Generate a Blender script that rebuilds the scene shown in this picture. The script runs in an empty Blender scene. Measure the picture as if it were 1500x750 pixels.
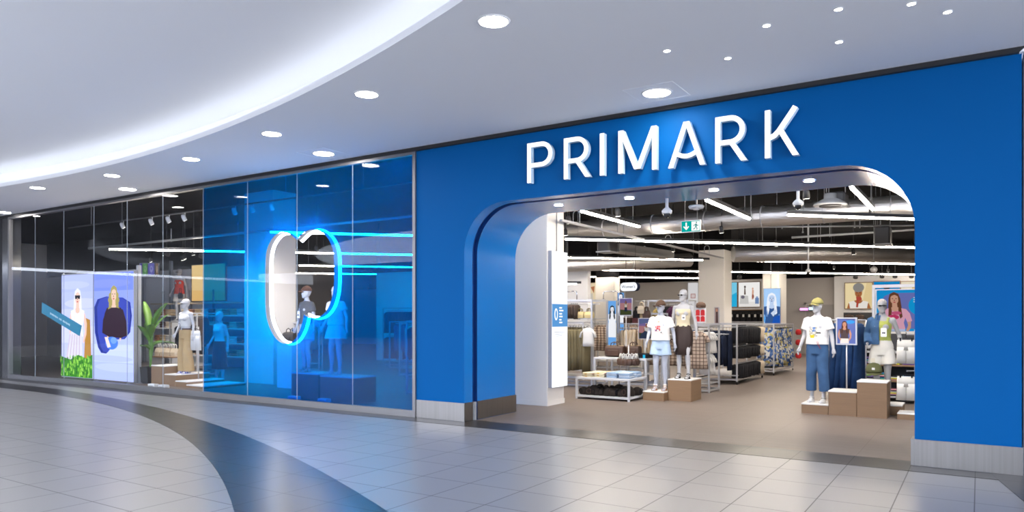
import bpy, bmesh, math, random
from mathutils import Vector, Matrix
S = bpy.context.scene
C = S.collection
R = random.Random(7)
PI = math.pi

# ------------------------------------------------------------------ camera, world, exposure
FPX = 1061.0                      # focal length in pixels of a 1500 px wide frame
EYE = Vector((0.0, -8.958, 1.6))
YAW = math.atan(684 / 1061)       # the view is turned left of the shop's depth axis
cam_data = bpy.data.cameras.new('camera')
cam = bpy.data.objects.new('camera', cam_data)
C.objects.link(cam)
cam.location = EYE
cam.rotation_euler = (PI / 2, 0, YAW)
cam_data.sensor_width = 36
cam_data.lens = 36 * FPX / 1500
cam_data.shift_y = 91 / 1500
cam_data.clip_end = 200
S.camera = cam
S.view_settings.view_transform = 'Standard'
S.view_settings.look = 'None'
S.view_settings.exposure = 0.0
S.view_settings.gamma = 1.0
S.view_settings.use_curve_mapping = False
S.cycles.use_denoising = True
S.cycles.max_bounces = 10
S.cycles.transparent_max_bounces = 24
S.cycles.caustics_reflective = False
S.cycles.caustics_refractive = False
S.cycles.sample_clamp_indirect = 6
S.cycles.pixel_filter_type = 'BLACKMAN_HARRIS'
S.cycles.filter_width = 1.8
world = bpy.data.worlds.new('mall_fill')
S.world = world
world.use_nodes = True
wbg = world.node_tree.nodes['Background']
wbg.inputs['Color'].default_value = (0.80, 0.86, 1.0, 1)
wbg.inputs['Strength'].default_value = 12.5

STRIP_POWER = 85      # emission of the shop's LED lines
DOWNLIGHT_POWER = 110   # emission of the round ceiling lights
COVE_POWER = 4.6

# ------------------------------------------------------------------ pixel -> place helpers (level camera)
SN, CS = math.sin(YAW), math.cos(YAW)
def ray(x, y):
    u = (x - 750) / FPX
    return Vector((-SN + u * CS, CS + u * SN, (466 - y) / FPX))
def P(x, y, Z):                    # at distance Z along the view axis
    return EYE + ray(x, y) * Z
def G(x, y, z=0.0):                # on the horizontal plane z
    r = ray(x, y)
    return EYE + r * ((z - EYE.z) / r.z)
def atY(x, y, Y=0.0):
    r = ray(x, y)
    return EYE + r * ((Y - EYE.y) / r.y)
def atX(x, y, X):
    r = ray(x, y)
    return EYE + r * ((X - EYE.x) / r.x)

# ------------------------------------------------------------------ mesh helper
class MB:
    def __init__(s):
        s.v = []; s.f = []; s.m = []; s.s = []
    def add(s, vs, fs, m=0, smooth=False):
        b = len(s.v)
        s.v += [tuple(v) for v in vs]
        for f in fs:
            s.f.append(tuple(i + b for i in f)); s.m.append(m); s.s.append(smooth)
        return s
    def box(s, x0, x1, y0, y1, z0, z1, m=0, M=None):
        vs = [Vector((x, y, z)) for z in (z0, z1) for y in (y0, y1) for x in (x0, x1)]
        if M is not None: vs = [M @ v for v in vs]
        return s.add(vs, [(0, 2, 3, 1), (4, 5, 7, 6), (0, 1, 5, 4), (2, 6, 7, 3), (0, 4, 6, 2), (1, 3, 7, 5)], m)
    def bbox(s, x0, x1, y0, y1, z0, z1, b=.01, m=0):      # box with chamfered vertical edges and top
        def ring(i, z): return [(x0 + i, y0, z), (x1 - i, y0, z), (x1, y0 + i, z), (x1, y1 - i, z), (x1 - i, y1, z), (x0 + i, y1, z), (x0, y1 - i, z), (x0, y0 + i, z)]
        def inr(z): return [(x0 + b, y0 + b, z), (x1 - b, y0 + b, z), (x1 - b, y0 + b, z), (x1 - b, y1 - b, z), (x1 - b, y1 - b, z), (x0 + b, y1 - b, z), (x0 + b, y1 - b, z), (x0 + b, y0 + b, z)]
        return s.loft([ring(b, z0), ring(b, z1 - b), inr(z1)], m, False)
    def loft(s, rings, m=0, smooth=True, caps=True, closed=False):
        n = len(rings[0]); vs = [v for r in rings for v in r]; fs = []
        k = len(rings)
        for i in range(k if closed else k - 1):
            a, b = i * n, ((i + 1) % k) * n
            for j in range(n):
                fs.append((a + j, a + (j + 1) % n, b + (j + 1) % n, b + j))
        s.add(vs, fs, m, smooth)
        if caps and not closed:
            base = len(s.v) - len(vs)
            s.f.append(tuple(base + j for j in reversed(range(n)))); s.m.append(m); s.s.append(False)
            s.f.append(tuple(base + (k - 1) * n + j for j in range(n))); s.m.append(m); s.s.append(False)
        return s
    def ell(s, zs, n=20, m=0, smooth=True, caps=True, x0=0, rip=None, pw=1.):      # rings (z, rx, ry, cy[, cx])
        rings = []
        for t in zs:
            z, rx, ry = t[:3]; cy = t[3] if len(t) > 3 else 0; cx = t[4] if len(t) > 4 else 0
            ring = []
            for j in range(n):
                a = 2 * PI * j / n
                k = rip(a, z) if rip else 1
                ca, sa = math.cos(a), math.sin(a)
                ring.append((x0 + cx + rx * k * math.copysign(abs(ca) ** pw, ca), cy + ry * k * math.copysign(abs(sa) ** pw, sa), z))
            rings.append(ring)
        return s.loft(rings, m, smooth, caps)
    def tube(s, pts, r, n=8, m=0, smooth=True, closed=False, flat=None):    # r scalar or list; flat squashes one axis
        pts = [Vector(p) for p in pts]; k = len(pts); rings = []; prev = None
        for i, p in enumerate(pts):
            a = pts[i - 1] if (i > 0 or closed) else p
            b = pts[(i + 1) % k] if (i < k - 1 or closed) else p
            t = (b - a)
            t = t.normalized() if t.length > 1e-9 else Vector((0, 0, 1))
            if prev is None:
                ref = Vector((0, 0, 1)) if abs(t.z) < .9 else Vector((1, 0, 0))
                u = t.cross(ref).normalized()
            else:
                u = (prev - t * prev.dot(t)).normalized()
            prev = u
            w = t.cross(u)
            q = r[i] if isinstance(r, (list, tuple)) else r
            q1, q2 = q if isinstance(q, tuple) else (q, q * (flat or 1))
            rings.append([p + u * (q1 * math.cos(2 * PI * j / n)) + w * (q2 * math.sin(2 * PI * j / n)) for j in range(n)])
        return s.loft(rings, m, smooth, True, closed)
    def bar(s, a, b, w, m=0, h=None):            # square bar from a to b
        a, b = Vector(a), Vector(b); t = (b - a).normalized()
        ref = Vector((0, 0, 1)) if abs(t.z) < .9 else Vector((0, 1, 0))
        u = t.cross(ref).normalized() * (w / 2); q = u.cross(t).normalized() * ((h or w) / 2)
        vs = [p + i * u + j * q for p in (a, b) for i, j in ((-1, -1), (1, -1), (1, 1), (-1, 1))]
        return s.add(vs, [(0, 3, 2, 1), (4, 5, 6, 7), (0, 1, 5, 4), (1, 2, 6, 5), (2, 3, 7, 6), (3, 0, 4, 7)], m)
    def cyl(s, x, y, z0, z1, r, n=24, m=0, r2=None):
        return s.ell([(z0, r, r), (z1, r2 or r, r2 or r)], n, m, True, True) if (x == 0 and y == 0) else \
            s.loft([[(x + q * math.cos(2 * PI * j / n), y + q * math.sin(2 * PI * j / n), z) for j in range(n)] for z, q in ((z0, r), (z1, r2 or r))], m, True)
    def ball(s, c, rx, ry, rz, n=14, k=9, m=0):
        c = Vector(c); rings = []
        for i in range(k + 1):
            t = -PI / 2 + PI * (i + .02) / (k + .04)
            rings.append([(c.x + rx * math.cos(t) * math.cos(2 * PI * j / n), c.y + ry * math.cos(t) * math.sin(2 * PI * j / n), c.z + rz * math.sin(t)) for j in range(n)])
        return s.loft(rings, m)
    def prism(s, poly, y0, y1, m=0, plane='xz'):  # polygon (x, z) extruded along y
        n = len(poly)
        f = (lambda p, q: (p[0], q, p[1])) if plane == 'xz' else (lambda p, q: (p[0], p[1], q)) if plane == 'xy' else (lambda p, q: (q, p[0], p[1]))
        vs = [f(p, y0) for p in poly] + [f(p, y1) for p in poly]
        return s.add(vs, [tuple(range(n)), tuple(range(2 * n - 1, n - 1, -1))] + [(i, i + n, (i + 1) % n + n, (i + 1) % n) for i in range(n)], m)
    def xf(s, M):
        s.v = [tuple(M @ Vector(v)) for v in s.v]; return s
    def mesh(s, name):
        me = bpy.data.meshes.new(name)
        me.from_pydata(s.v, [], s.f)
        me.polygons.foreach_set('material_index', s.m)
        me.polygons.foreach_set('use_smooth', s.s)
        bm = bmesh.new(); bm.from_mesh(me)
        bmesh.ops.recalc_face_normals(bm, faces=bm.faces)
        bm.to_mesh(me); bm.free()
        me.update()
        return me

def obj(name, mb, mats, parent=None, loc=None, rz=None):
    me = mb.mesh(name) if isinstance(mb, MB) else mb
    if not isinstance(mats, (list, tuple)): mats = [mats]
    if not me.materials:
        for m in mats: me.materials.append(m)
    o = bpy.data.objects.new(name, me); C.objects.link(o)
    if parent is not None: o.parent = parent
    if loc is not None: o.location = loc
    if rz is not None: o.rotation_euler = (0, 0, rz)
    return o
def tag(o, label, cat, group=None, kind=None):
    o['label'] = label; o['category'] = cat
    if group: o['group'] = group
    if kind: o['kind'] = kind
    return o
def thing(name, label, cat, loc=(0, 0, 0), rz=0, group=None):
    o = bpy.data.objects.new(name, None); C.objects.link(o)
    o.empty_display_size = .1
    o.location = loc; o.rotation_euler = (0, 0, rz)
    return tag(o, label, cat, group)
def struct(name, mb, mats, parent=None):
    o = obj(name, mb, mats, parent)
    if parent is None: o['kind'] = 'structure'
    return o
def dup(root, loc, rz=None, label=None, group=None, scale=None):
    r = root.copy(); C.objects.link(r); r.location = loc
    if rz is not None: r.rotation_euler = (0, 0, rz)
    if label: r['label'] = label
    if group: r['group'] = group
    if scale: r.scale = scale
    for ch in list(root.children):
        c = ch.copy(); C.objects.link(c); c.parent = r
        for g in list(ch.children):
            d = g.copy(); C.objects.link(d); d.parent = c
    return r
def remesh(mb, voxel, smooth=2, name='body'):
    me = mb.mesh('tmp'); o = bpy.data.objects.new('tmp', me); C.objects.link(o)
    m = o.modifiers.new('r', 'REMESH'); m.mode = 'VOXEL'; m.voxel_size = voxel; m.use_smooth_shade = True
    if smooth:
        k = o.modifiers.new('s', 'SMOOTH'); k.factor = .5; k.iterations = smooth
    bpy.context.view_layer.update()
    dg = bpy.context.evaluated_depsgraph_get()
    out = bpy.data.meshes.new_from_object(o.evaluated_get(dg)); out.name = name
    bpy.data.objects.remove(o); bpy.data.meshes.remove(me)
    out.materials.clear()
    out.polygons.foreach_set('use_smooth', [True] * len(out.polygons))
    return out

# ------------------------------------------------------------------ materials
def lin(c):
    if isinstance(c, str):
        c = [int(c[i:i + 2], 16) / 255 for i in (0, 2, 4)]
        c = [x / 12.92 if x <= .04045 else ((x + .055) / 1.055) ** 2.4 for x in c]
    return (c[0], c[1], c[2], 1)
CACHE = {}
def mat(name, col, rough=.6, metal=0., emit=0., ecol=None, spec=.5, noise=0., nscale=8., bump=0., coat=0., stretch=None):
    key = (name, str(col), rough, metal, emit)
    if key in CACHE: return CACHE[key]
    m = bpy.data.materials.new(name); m.use_nodes = True
    nt = m.node_tree; b = nt.nodes['Principled BSDF']
    b.inputs['Base Color'].default_value = lin(col); b.inputs['Roughness'].default_value = rough
    b.inputs['Metallic'].default_value = metal; b.inputs['Specular IOR Level'].default_value = spec
    b.inputs['Coat Weight'].default_value = coat; b.inputs['Coat Roughness'].default_value = .08
    if emit:
        b.inputs['Emission Color'].default_value = lin(ecol or col); b.inputs['Emission Strength'].default_value = emit
    if noise or bump:
        tc = nt.nodes.new('ShaderNodeTexCoord'); nz = nt.nodes.new('ShaderNodeTexNoise')
        nz.inputs['Scale'].default_value = nscale; nz.inputs['Detail'].default_value = 4
        src = tc.outputs['Object']
        if stretch:
            mp = nt.nodes.new('ShaderNodeMapping'); mp.inputs['Scale'].default_value = stretch
            nt.links.new(src, mp.inputs['Vector']); src = mp.outputs['Vector']
        nt.links.new(src, nz.inputs['Vector'])
        if noise:
            mx = nt.nodes.new('ShaderNodeMix'); mx.data_type = 'RGBA'
            c = lin(col)
            mx.inputs['A'].default_value = tuple(x * (1 - noise) for x in c[:3]) + (1,)
            mx.inputs['B'].default_value = tuple(min(1, x * (1 + noise)) for x in c[:3]) + (1,)
            nt.links.new(nz.outputs['Fac'], mx.inputs['Factor']); nt.links.new(mx.outputs['Result'], b.inputs['Base Color'])
        if bump:
            bp = nt.nodes.new('ShaderNodeBump'); bp.inputs['Strength'].default_value = bump; bp.inputs['Distance'].default_value = .02
            nt.links.new(nz.outputs['Fac'], bp.inputs['Height']); nt.links.new(bp.outputs['Normal'], b.inputs['Normal'])
    CACHE[key] = m
    return m
def emis(name, col, k):
    key = ('e', name, str(col), k)
    if key in CACHE: return CACHE[key]
    m = bpy.data.materials.new(name); m.use_nodes = True; nt = m.node_tree
    nt.nodes.remove(nt.nodes['Principled BSDF'])
    e = nt.nodes.new('ShaderNodeEmission'); e.inputs['Color'].default_value = lin(col); e.inputs['Strength'].default_value = k
    nt.links.new(e.outputs[0], nt.nodes['Material Output'].inputs[0])
    CACHE[key] = m
    return m
def glass(name, tint, refl=1.0, haze=None):
    m = bpy.data.materials.new(name); m.use_nodes = True; nt = m.node_tree; N = nt.nodes.new; L = nt.links.new
    nt.nodes.remove(nt.nodes['Principled BSDF'])
    t = N('ShaderNodeBsdfTransparent'); t.inputs[0].default_value = lin(tint)
    g = N('ShaderNodeBsdfGlossy'); g.inputs['Roughness'].default_value = 0.0; g.inputs[0].default_value = (1, 1, 1, 1)
    lw = N('ShaderNodeLayerWeight'); lw.inputs[0].default_value = .5
    p = N('ShaderNodeMath'); p.operation = 'POWER'; p.inputs[1].default_value = 5
    L(lw.outputs['Facing'], p.inputs[0])
    a = N('ShaderNodeMath'); a.operation = 'MULTIPLY_ADD'; a.inputs[1].default_value = .72 * refl; a.inputs[2].default_value = .04 * refl
    L(p.outputs[0], a.inputs[0])
    mx = N('ShaderNodeMixShader'); L(a.outputs[0], mx.inputs[0]); L(t.outputs[0], mx.inputs[1]); L(g.outputs[0], mx.inputs[2])
    last = mx
    if haze:
        d = N('ShaderNodeBsdfTranslucent'); d.inputs[0].default_value = lin(haze[0])
        m2 = N('ShaderNodeMixShader'); m2.inputs[0].default_value = haze[1]
        L(mx.outputs[0], m2.inputs[1]); L(d.outputs[0], m2.inputs[2]); last = m2
    L(last.outputs[0], nt.nodes['Material Output'].inputs[0])
    return m
def tile_mat(name, c1, c2, grout, size, off, rough, gw=.006, spec=.5, var=.5):
    m = bpy.data.materials.new(name); m.use_nodes = True; nt = m.node_tree; N = nt.nodes.new; L = nt.links.new
    b = nt.nodes['Principled BSDF']
    tc = N('ShaderNodeTexCoord'); mp = N('ShaderNodeMapping'); mp.inputs['Location'].default_value = (-off[0], -off[1], 0)
    L(tc.outputs['Object'], mp.inputs['Vector'])
    br = N('ShaderNodeTexBrick'); br.offset = 0; br.squash = 1
    br.inputs['Scale'].default_value = 1; br.inputs['Brick Width'].default_value = size[0]; br.inputs['Row Height'].default_value = size[1]
    br.inputs['Mortar Size'].default_value = gw; br.inputs['Mortar Smooth'].default_value = .1; br.inputs['Bias'].default_value = 0
    br.inputs['Color1'].default_value = lin(c1); br.inputs['Color2'].default_value = lin(c2); br.inputs['Mortar'].default_value = lin(grout)
    L(mp.outputs[0], br.inputs['Vector'])
    nz = N('ShaderNodeTexNoise'); nz.inputs['Scale'].default_value = 3; nz.inputs['Detail'].default_value = 6
    L(tc.outputs['Object'], nz.inputs['Vector'])
    mx = N('ShaderNodeMix'); mx.data_type = 'RGBA'; mx.blend_type = 'MULTIPLY'; mx.inputs['Factor'].default_value = .03
    L(br.outputs['Color'], mx.inputs['A']); L(nz.outputs['Color'], mx.inputs['B']); L(mx.outputs['Result'], b.inputs['Base Color'])
    mr = N('ShaderNodeMapRange'); mr.inputs['To Min'].default_value = rough * .98; mr.inputs['To Max'].default_value = rough * 1.02
    L(nz.outputs['Fac'], mr.inputs['Value']); L(mr.outputs[0], b.inputs['Roughness'])
    b.inputs['Specular IOR Level'].default_value = spec
    sp = N('ShaderNodeMapRange'); sp.inputs['To Min'].default_value = spec; sp.inputs['To Max'].default_value = .05
    L(br.outputs['Fac'], sp.inputs['Value']); L(sp.outputs[0], b.inputs['Specular IOR Level'])
    return m
def pattern_mat(name, kind, cols, scale=8., rough=.8):
    m = bpy.data.materials.new(name); m.use_nodes = True; nt = m.node_tree; N = nt.nodes.new; L = nt.links.new
    b = nt.nodes['Principled BSDF']; b.inputs['Roughness'].default_value = rough; b.inputs['Specular IOR Level'].default_value = .2
    tc = N('ShaderNodeTexCoord')
    if kind == 'floral':
        v = N('ShaderNodeTexVoronoi'); v.inputs['Scale'].default_value = scale
        oi = N('ShaderNodeObjectInfo'); vm = N('ShaderNodeVectorMath'); vm.operation = 'MULTIPLY_ADD'; vm.inputs[1].default_value = (7, 5, 9)
        L(oi.outputs['Random'], vm.inputs[0]); L(tc.outputs['Object'], vm.inputs[2]); L(vm.outputs[0], v.inputs['Vector'])
        r = N('ShaderNodeValToRGB'); r.color_ramp.interpolation = 'CONSTANT'
        sep = N('ShaderNodeSeparateColor'); L(v.outputs['Color'], sep.inputs[0]); L(sep.outputs[0], r.inputs[0])
        els = r.color_ramp.elements
        while len(els) < len(cols): els.new(.5)
        for i, c in enumerate(cols): els[i].position = i / len(cols); els[i].color = lin(c)
        L(r.outputs[0], b.inputs['Base Color'])
    elif kind == 'plaid':
        sp = N('ShaderNodeSeparateXYZ'); L(tc.outputs['Object'], sp.inputs[0])
        acc = None
        for ax in (0, 2):
            k = N('ShaderNodeMath'); k.operation = 'MULTIPLY'; k.inputs[1].default_value = scale; L(sp.outputs[ax], k.inputs[0])
            fr = N('ShaderNodeMath'); fr.operation = 'FRACT'; L(k.outputs[0], fr.inputs[0])
            lt = N('ShaderNodeMath'); lt.operation = 'LESS_THAN'; lt.inputs[1].default_value = .18; L(fr.outputs[0], lt.inputs[0])
            if acc is None: acc = lt
            else:
                mxm = N('ShaderNodeMath'); mxm.operation = 'MAXIMUM'; L(acc.outputs[0], mxm.inputs[0]); L(lt.outputs[0], mxm.inputs[1]); acc = mxm
        mx = N('ShaderNodeMix'); mx.data_type = 'RGBA'; mx.inputs['A'].default_value = lin(cols[0]); mx.inputs['B'].default_value = lin(cols[1])
        L(acc.outputs[0], mx.inputs['Factor']); L(mx.outputs['Result'], b.inputs['Base Color'])
    elif kind == 'stripe':
        sp = N('ShaderNodeSeparateXYZ'); L(tc.outputs['Object'], sp.inputs[0])
        k = N('ShaderNodeMath'); k.operation = 'MULTIPLY'; k.inputs[1].default_value = scale; L(sp.outputs[0], k.inputs[0])
        fr = N('ShaderNodeMath'); fr.operation = 'FRACT'; L(k.outputs[0], fr.inputs[0])
        r = N('ShaderNodeValToRGB'); r.color_ramp.interpolation = 'CONSTANT'; L(fr.outputs[0], r.inputs[0])
        els = r.color_ramp.elements
        while len(els) < len(cols): els.new(.5)
        for i, c in enumerate(cols): els[i].position = i / len(cols); els[i].color = lin(c)
        L(r.outputs[0], b.inputs['Base Color'])
    elif kind == 'print':     # cols = [base, (cx, cz, hw, hh, colour, breakup), ...]; prints on the front (y < 0) only
        sp = N('ShaderNodeSeparateXYZ'); L(tc.outputs['Object'], sp.inputs[0])
        nz = N('ShaderNodeTexNoise'); nz.inputs['Scale'].default_value = 38; L(tc.outputs['Object'], nz.inputs['Vector'])
        cur = N('ShaderNodeRGB'); cur.outputs[0].default_value = lin(cols[0])
        front = N('ShaderNodeMath'); front.operation = 'LESS_THAN'; front.inputs[1].default_value = 0; L(sp.outputs[1], front.inputs[0])
        for cx, cz, hw, hh, c, brk in cols[1:]:
            facs = []
            for ax, cc, hh_ in ((0, cx, hw), (2, cz, hh)):
                d = N('ShaderNodeMath'); d.operation = 'SUBTRACT'; d.inputs[1].default_value = cc; L(sp.outputs[ax], d.inputs[0])
                a = N('ShaderNodeMath'); a.operation = 'ABSOLUTE'; L(d.outputs[0], a.inputs[0])
                lt = N('ShaderNodeMath'); lt.operation = 'LESS_THAN'; lt.inputs[1].default_value = hh_; L(a.outputs[0], lt.inputs[0]); facs.append(lt)
            g = N('ShaderNodeMath'); g.operation = 'GREATER_THAN'; g.inputs[1].default_value = brk; L(nz.outputs['Fac'], g.inputs[0]); facs.append(g)
            f = front
            for q in facs:
                mu = N('ShaderNodeMath'); mu.operation = 'MULTIPLY'; L(f.outputs[0], mu.inputs[0]); L(q.outputs[0], mu.inputs[1]); f = mu
            mx = N('ShaderNodeMix'); mx.data_type = 'RGBA'; mx.inputs['B'].default_value = lin(c)
            L(f.outputs[0], mx.inputs['Factor']); L(cur.outputs[0], mx.inputs['A']); cur = mx
            cur_out = mx.outputs['Result']
            k = N('NodeReroute'); L(cur_out, k.inputs[0]); cur = k
        L(cur.outputs[0], b.inputs['Base Color'])
    return m

M_white = mat('white_paint', (.80, .80, .81), .85, spec=.2)
M_ceil = mat('mall_ceiling_paint', (.90, .91, .93), .8, spec=.3)
M_black = mat('black', (.012, .012, .014), .7)
M_dark = mat('dark_grey', (.03, .03, .033), .5)
M_blue = mat('blue_panel', (.0, .092, .305), .55, spec=.08, noise=.04, nscale=.7)
M_blue2 = mat('blue_gloss_panel', (.0, .16, .50), .22, spec=.6)
M_groove = mat('blue_groove', (.0, .03, .16), .5)
M_steel = mat('brushed_steel', (.27, .258, .25), .34, 1., noise=.16, nscale=3, stretch=(14, 14, .15))
M_alu = mat('anodised_aluminium', (.22, .215, .22), .42, .85)
M_grey = mat('grey_frame', (.36, .37, .39), .45, .3)
M_pipe = mat('pale_grey_metal', (.50, .50, .52), .4, .4)
M_duct = mat('foil_duct', (.62, .60, .58), .34, .9, bump=.6, nscale=9, stretch=(.6, 3, 3))
M_mann = mat('mannequin_grey', (.50, .50, .52), .5)
M_cream = mat('column_paint', (.72, .69, .65), .8, spec=.2)
M_wood = mat('oak_laminate', (.235, .142, .075), .5, noise=.14, nscale=3, stretch=(1, 1, 14))
M_chrome = mat('chrome', (.7, .7, .72), .15, 1.)
M_denim = mat('denim', (.050, .110, .225), .85, spec=.15, noise=.35, nscale=6, bump=.25)
M_denimd = mat('dark_denim', (.02, .055, .15), .85, spec=.15, noise=.35, nscale=7, bump=.2)
M_denimp = mat('pale_denim', (.42, .55, .72), .85, spec=.15, noise=.2, nscale=6)
M_tee = mat('white_jersey', (.68, .67, .65), .9, spec=.1)
M_olive = mat('olive_cloth', (.17, .145, .085), .9, spec=.1, noise=.25, nscale=4)
M_khaki = mat('khaki_cloth', (.44, .33, .19), .9, spec=.1, noise=.12, nscale=4)
M_beige = mat('beige_cloth', (.58, .49, .37), .9, spec=.1, noise=.12)
M_bk = mat('black_cloth', (.014, .014, .017), .9, spec=.15, noise=.4)
M_navy = mat('navy_cloth', (.012, .018, .04), .9, spec=.15, noise=.4)
M_brown = mat('brown_leather', (.06, .028, .018), .55, noise=.3)
M_tan = mat('tan_leather', (.33, .15, .07), .6)
M_red = mat('red_cloth', (.55, .02, .02), .8)
M_strip = emis('warm_led', (1.0, .88, .74), STRIP_POWER)
M_down = emis('white_led', (1.0, .96, .92), DOWNLIGHT_POWER)
M_spot = emis('spot_led', (1.0, .97, .92), 60)
M_cove = emis('cove_led', (.86, .90, 1.0), COVE_POWER)

# ------------------------------------------------------------------ the mall: floor, bands, ceilings, side walls
t_mall = tile_mat('mall_tiles', (.265, .26, .256), (.245, .24, .24), (.11, .106, .103), (.588, .588), (-.62, -.34), .30, .005, .6)
t_dark = tile_mat('dark_tiles', (.022, .020, .020), (.019, .018, .018), (.045, .042, .04), (.588, .6), (-.62, -.34), .30, .003, .5)
t_shop = tile_mat('shop_vinyl', (.205, .166, .143), (.192, .156, .134), (.187, .152, .131), (1.2, .2), (0, 0), .42, .002, .35)
struct('floor', MB().box(-48, 16, -40, .26, -.1, 0), t_mall)
struct('floor_shop', MB().box(-34, 12, .26, 34, -.1, .0), t_shop)
struct('trim_1', MB().box(-22.2, .6, -.34, .26, -.02, .003), t_dark)          # threshold strip of dark tiles
def arc(c, r, a0, a1, n):
    return [(c[0] + r * math.cos(math.radians(a0 + (a1 - a0) * i / n)), c[1] + r * math.sin(math.radians(a0 + (a1 - a0) * i / n))) for i in range(n + 1)]
band = MB()
oc, orad = (-19.653, -34.834), 34.099
ic, irad = (-18.173, -25.296), 23.960
outer = arc(oc, orad, 38, 112, 90)
inner = arc(ic, irad, 20, 118, 90)
outer = [p for p in outer]; inner = [p for p in inner]
n = len(outer)
band.add([(x, y, .004) for x, y in outer] + [(x, y, .004) for x, y in inner] + [(x, y, -.02) for x, y in outer] + [(x, y, -.02) for x, y in inner],
         [(i, i + 1, n + i + 1, n + i) for i in range(n - 1)] + [(2 * n + i, 2 * n + i + 1, i + 1, i) for i in range(n - 1)] + [(n + i, n + i + 1, 3 * n + i + 1, 3 * n + i) for i in range(n - 1)])
struct('floor_band', band, t_dark)
struct('floor_band_right', MB().prism([(.10, .0), (.159, -.33), (.33, -1.237), (.62, -2.4), (4, -2.4), (4, 0)], -.02, .0045, plane='xy'), t_dark)

CZ = 4.335
cc, cr = (-14.465, -31.575), 29.64
lipi = arc(cc, cr, 12, 168, 150)
sof = MB(); nn = len(lipi)
top = [(x, y, CZ + .075) for x, y in lipi]; bot = [(x, y, CZ) for x, y in lipi]
outb = [(x if 0 < i < nn - 1 else x, .0, CZ) for i, (x, y) in enumerate(lipi)]; outt = [(x, .0, CZ + .075) for x, y in lipi]
sof.add(bot + outb + top + outt, [(i, i + 1, nn + i + 1, nn + i) for i in range(nn - 1)] + [(2 * nn + i, 3 * nn + i, 3 * nn + i + 1, 2 * nn + i + 1) for i in range(nn - 1)]
        + [(i, 2 * nn + i, 2 * nn + i + 1, i + 1) for i in range(nn - 1)])
struct('ceiling', sof, M_ceil)
ring2 = arc(cc, cr + .55, 12, 168, 150)
up = MB()
ring3 = arc(cc, 20.5, 12, 168, 150)                     # unseen opening inside this radius, added so world light floods the mall
up.add([(x, y, 4.80) for x, y in ring2] + [(x, y, 4.80) for x, y in ring3], [(i, i + 1, nn + i + 1, nn + i) for i in range(nn - 1)])
up.add([(x, y, 4.80) for x, y in ring2] + [(x, y, CZ + .075) for x, y in ring2], [(i, i + 1, nn + i + 1, nn + i) for i in range(nn - 1)])
struct('ceiling_raised', up, M_ceil)
r0, r1 = arc(cc, cr + .22, 12, 168, 150), arc(cc, cr + .27, 12, 168, 150)
cv = MB().add([(x, y, CZ + .11) for x, y in r0] + [(x, y, CZ + .11) for x, y in r1] + [(x, y, CZ + .076) for x, y in r0] + [(x, y, CZ + .076) for x, y in r1],
              [(i, i + 1, nn + i + 1, nn + i) for i in range(nn - 1)] + [(i, 2 * nn + i, 2 * nn + i + 1, i + 1) for i in range(nn - 1)] + [(nn + i, nn + i + 1, 3 * nn + i + 1, 3 * nn + i) for i in range(nn - 1)])
tag(obj('cove_light_strip', cv, M_cove), 'long white cove light lying on the ledge along the curved ceiling edge', 'cove light')
# shadow gap over the shopfront
struct('trim_2', MB().prism([(-48, 4.28), (.343, 4.28), (.405, CZ), (-48, CZ)], -.06, .0), M_black)
struct('trim_3', MB().prism([(.343, 4.279), (.62, 4.279), (.62, CZ), (.405, CZ)], -.06, .0), M_ceil)
# neighbours
struct('wall_left', MB().box(-40, -22.06, .0, .3, 0, CZ).box(-22.06, -21.74, -.02, .3, 0, 4.28, 1), [M_black, mat('dark_gloss', (.04, .04, .045), .15)])
struct('wall_right', MB().box(.375, 6, .02, .4, 0, CZ), mat('right_neighbour', (.05, .06, .09), .5))
struct('wall_sky_block', MB().box(-46.3, -46, -34, 0, 0, 4.33), mat('sky_block_grey', (.16, .17, .21), .7))  # unseen wall added to keep the bright open side out of the window reflections
opp = MB().box(-48, 16, -34.3, -34, 0, 6)
for i in range(9):
    x = -44 + i * 6.6
    opp.box(x, x + 4.8, -34.0, -33.95, 0.1, 3.1, 1)
struct('wall_opposite', opp, [mat('opposite_wall', (.10, .105, .125), .7), mat('opposite_dark', (.05, .05, .06), .4)])

# ------------------------------------------------------------------ blue shopfront with the arched portal
XL, XR, ZT, AR = -6.65, -.585, 3.335, .74
def arch(i=0., n=14):            # opening outline, from left base up and over to right base
    pts = [(XL + i, 0)]
    for k in range(n + 1):
        a = PI - PI / 2 * k / n
        pts.append((XL + AR + (AR - i) * math.cos(a), ZT - AR + (AR - i) * math.sin(a)))
    for k in range(n + 1):
        a = PI / 2 - PI / 2 * k / n
        pts.append((XR - AR + (AR - i) * math.cos(a), ZT - AR + (AR - i) * math.sin(a)))
    pts.append((XR - i, 0))
    return pts
a0 = arch()
poly = [(-7.605, 0)] + a0 + [(.365, 0), (.365, 4.285), (-7.605, 4.285)]
def face_poly(poly, y, m=0):
    from mathutils.geometry import tessellate_polygon
    tri = tessellate_polygon([[Vector((x, z, 0)) for x, z in poly]])
    return MB().add([(x, y, z) for x, z in poly], [tuple(t) for t in tri], m)
fr = face_poly(poly, 0)
fb = face_poly(poly, 1.46)
fr.add(fb.v, fb.f)
np_ = len(poly)
fr.add([(x, 0, z) for x, z in poly[np_ - 3:]] + [(x, 1.46, z) for x, z in poly[np_ - 3:]], [(0, 1, 4, 3), (1, 2, 5, 4)])
fr.add([(-7.605, 0, 0), (-7.605, 1.46, 0), (-7.605, 1.46, 4.285), (-7.605, 0, 4.285)], [(0, 1, 2, 3)])
wf = struct('wall_front', fr, M_blue)
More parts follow.
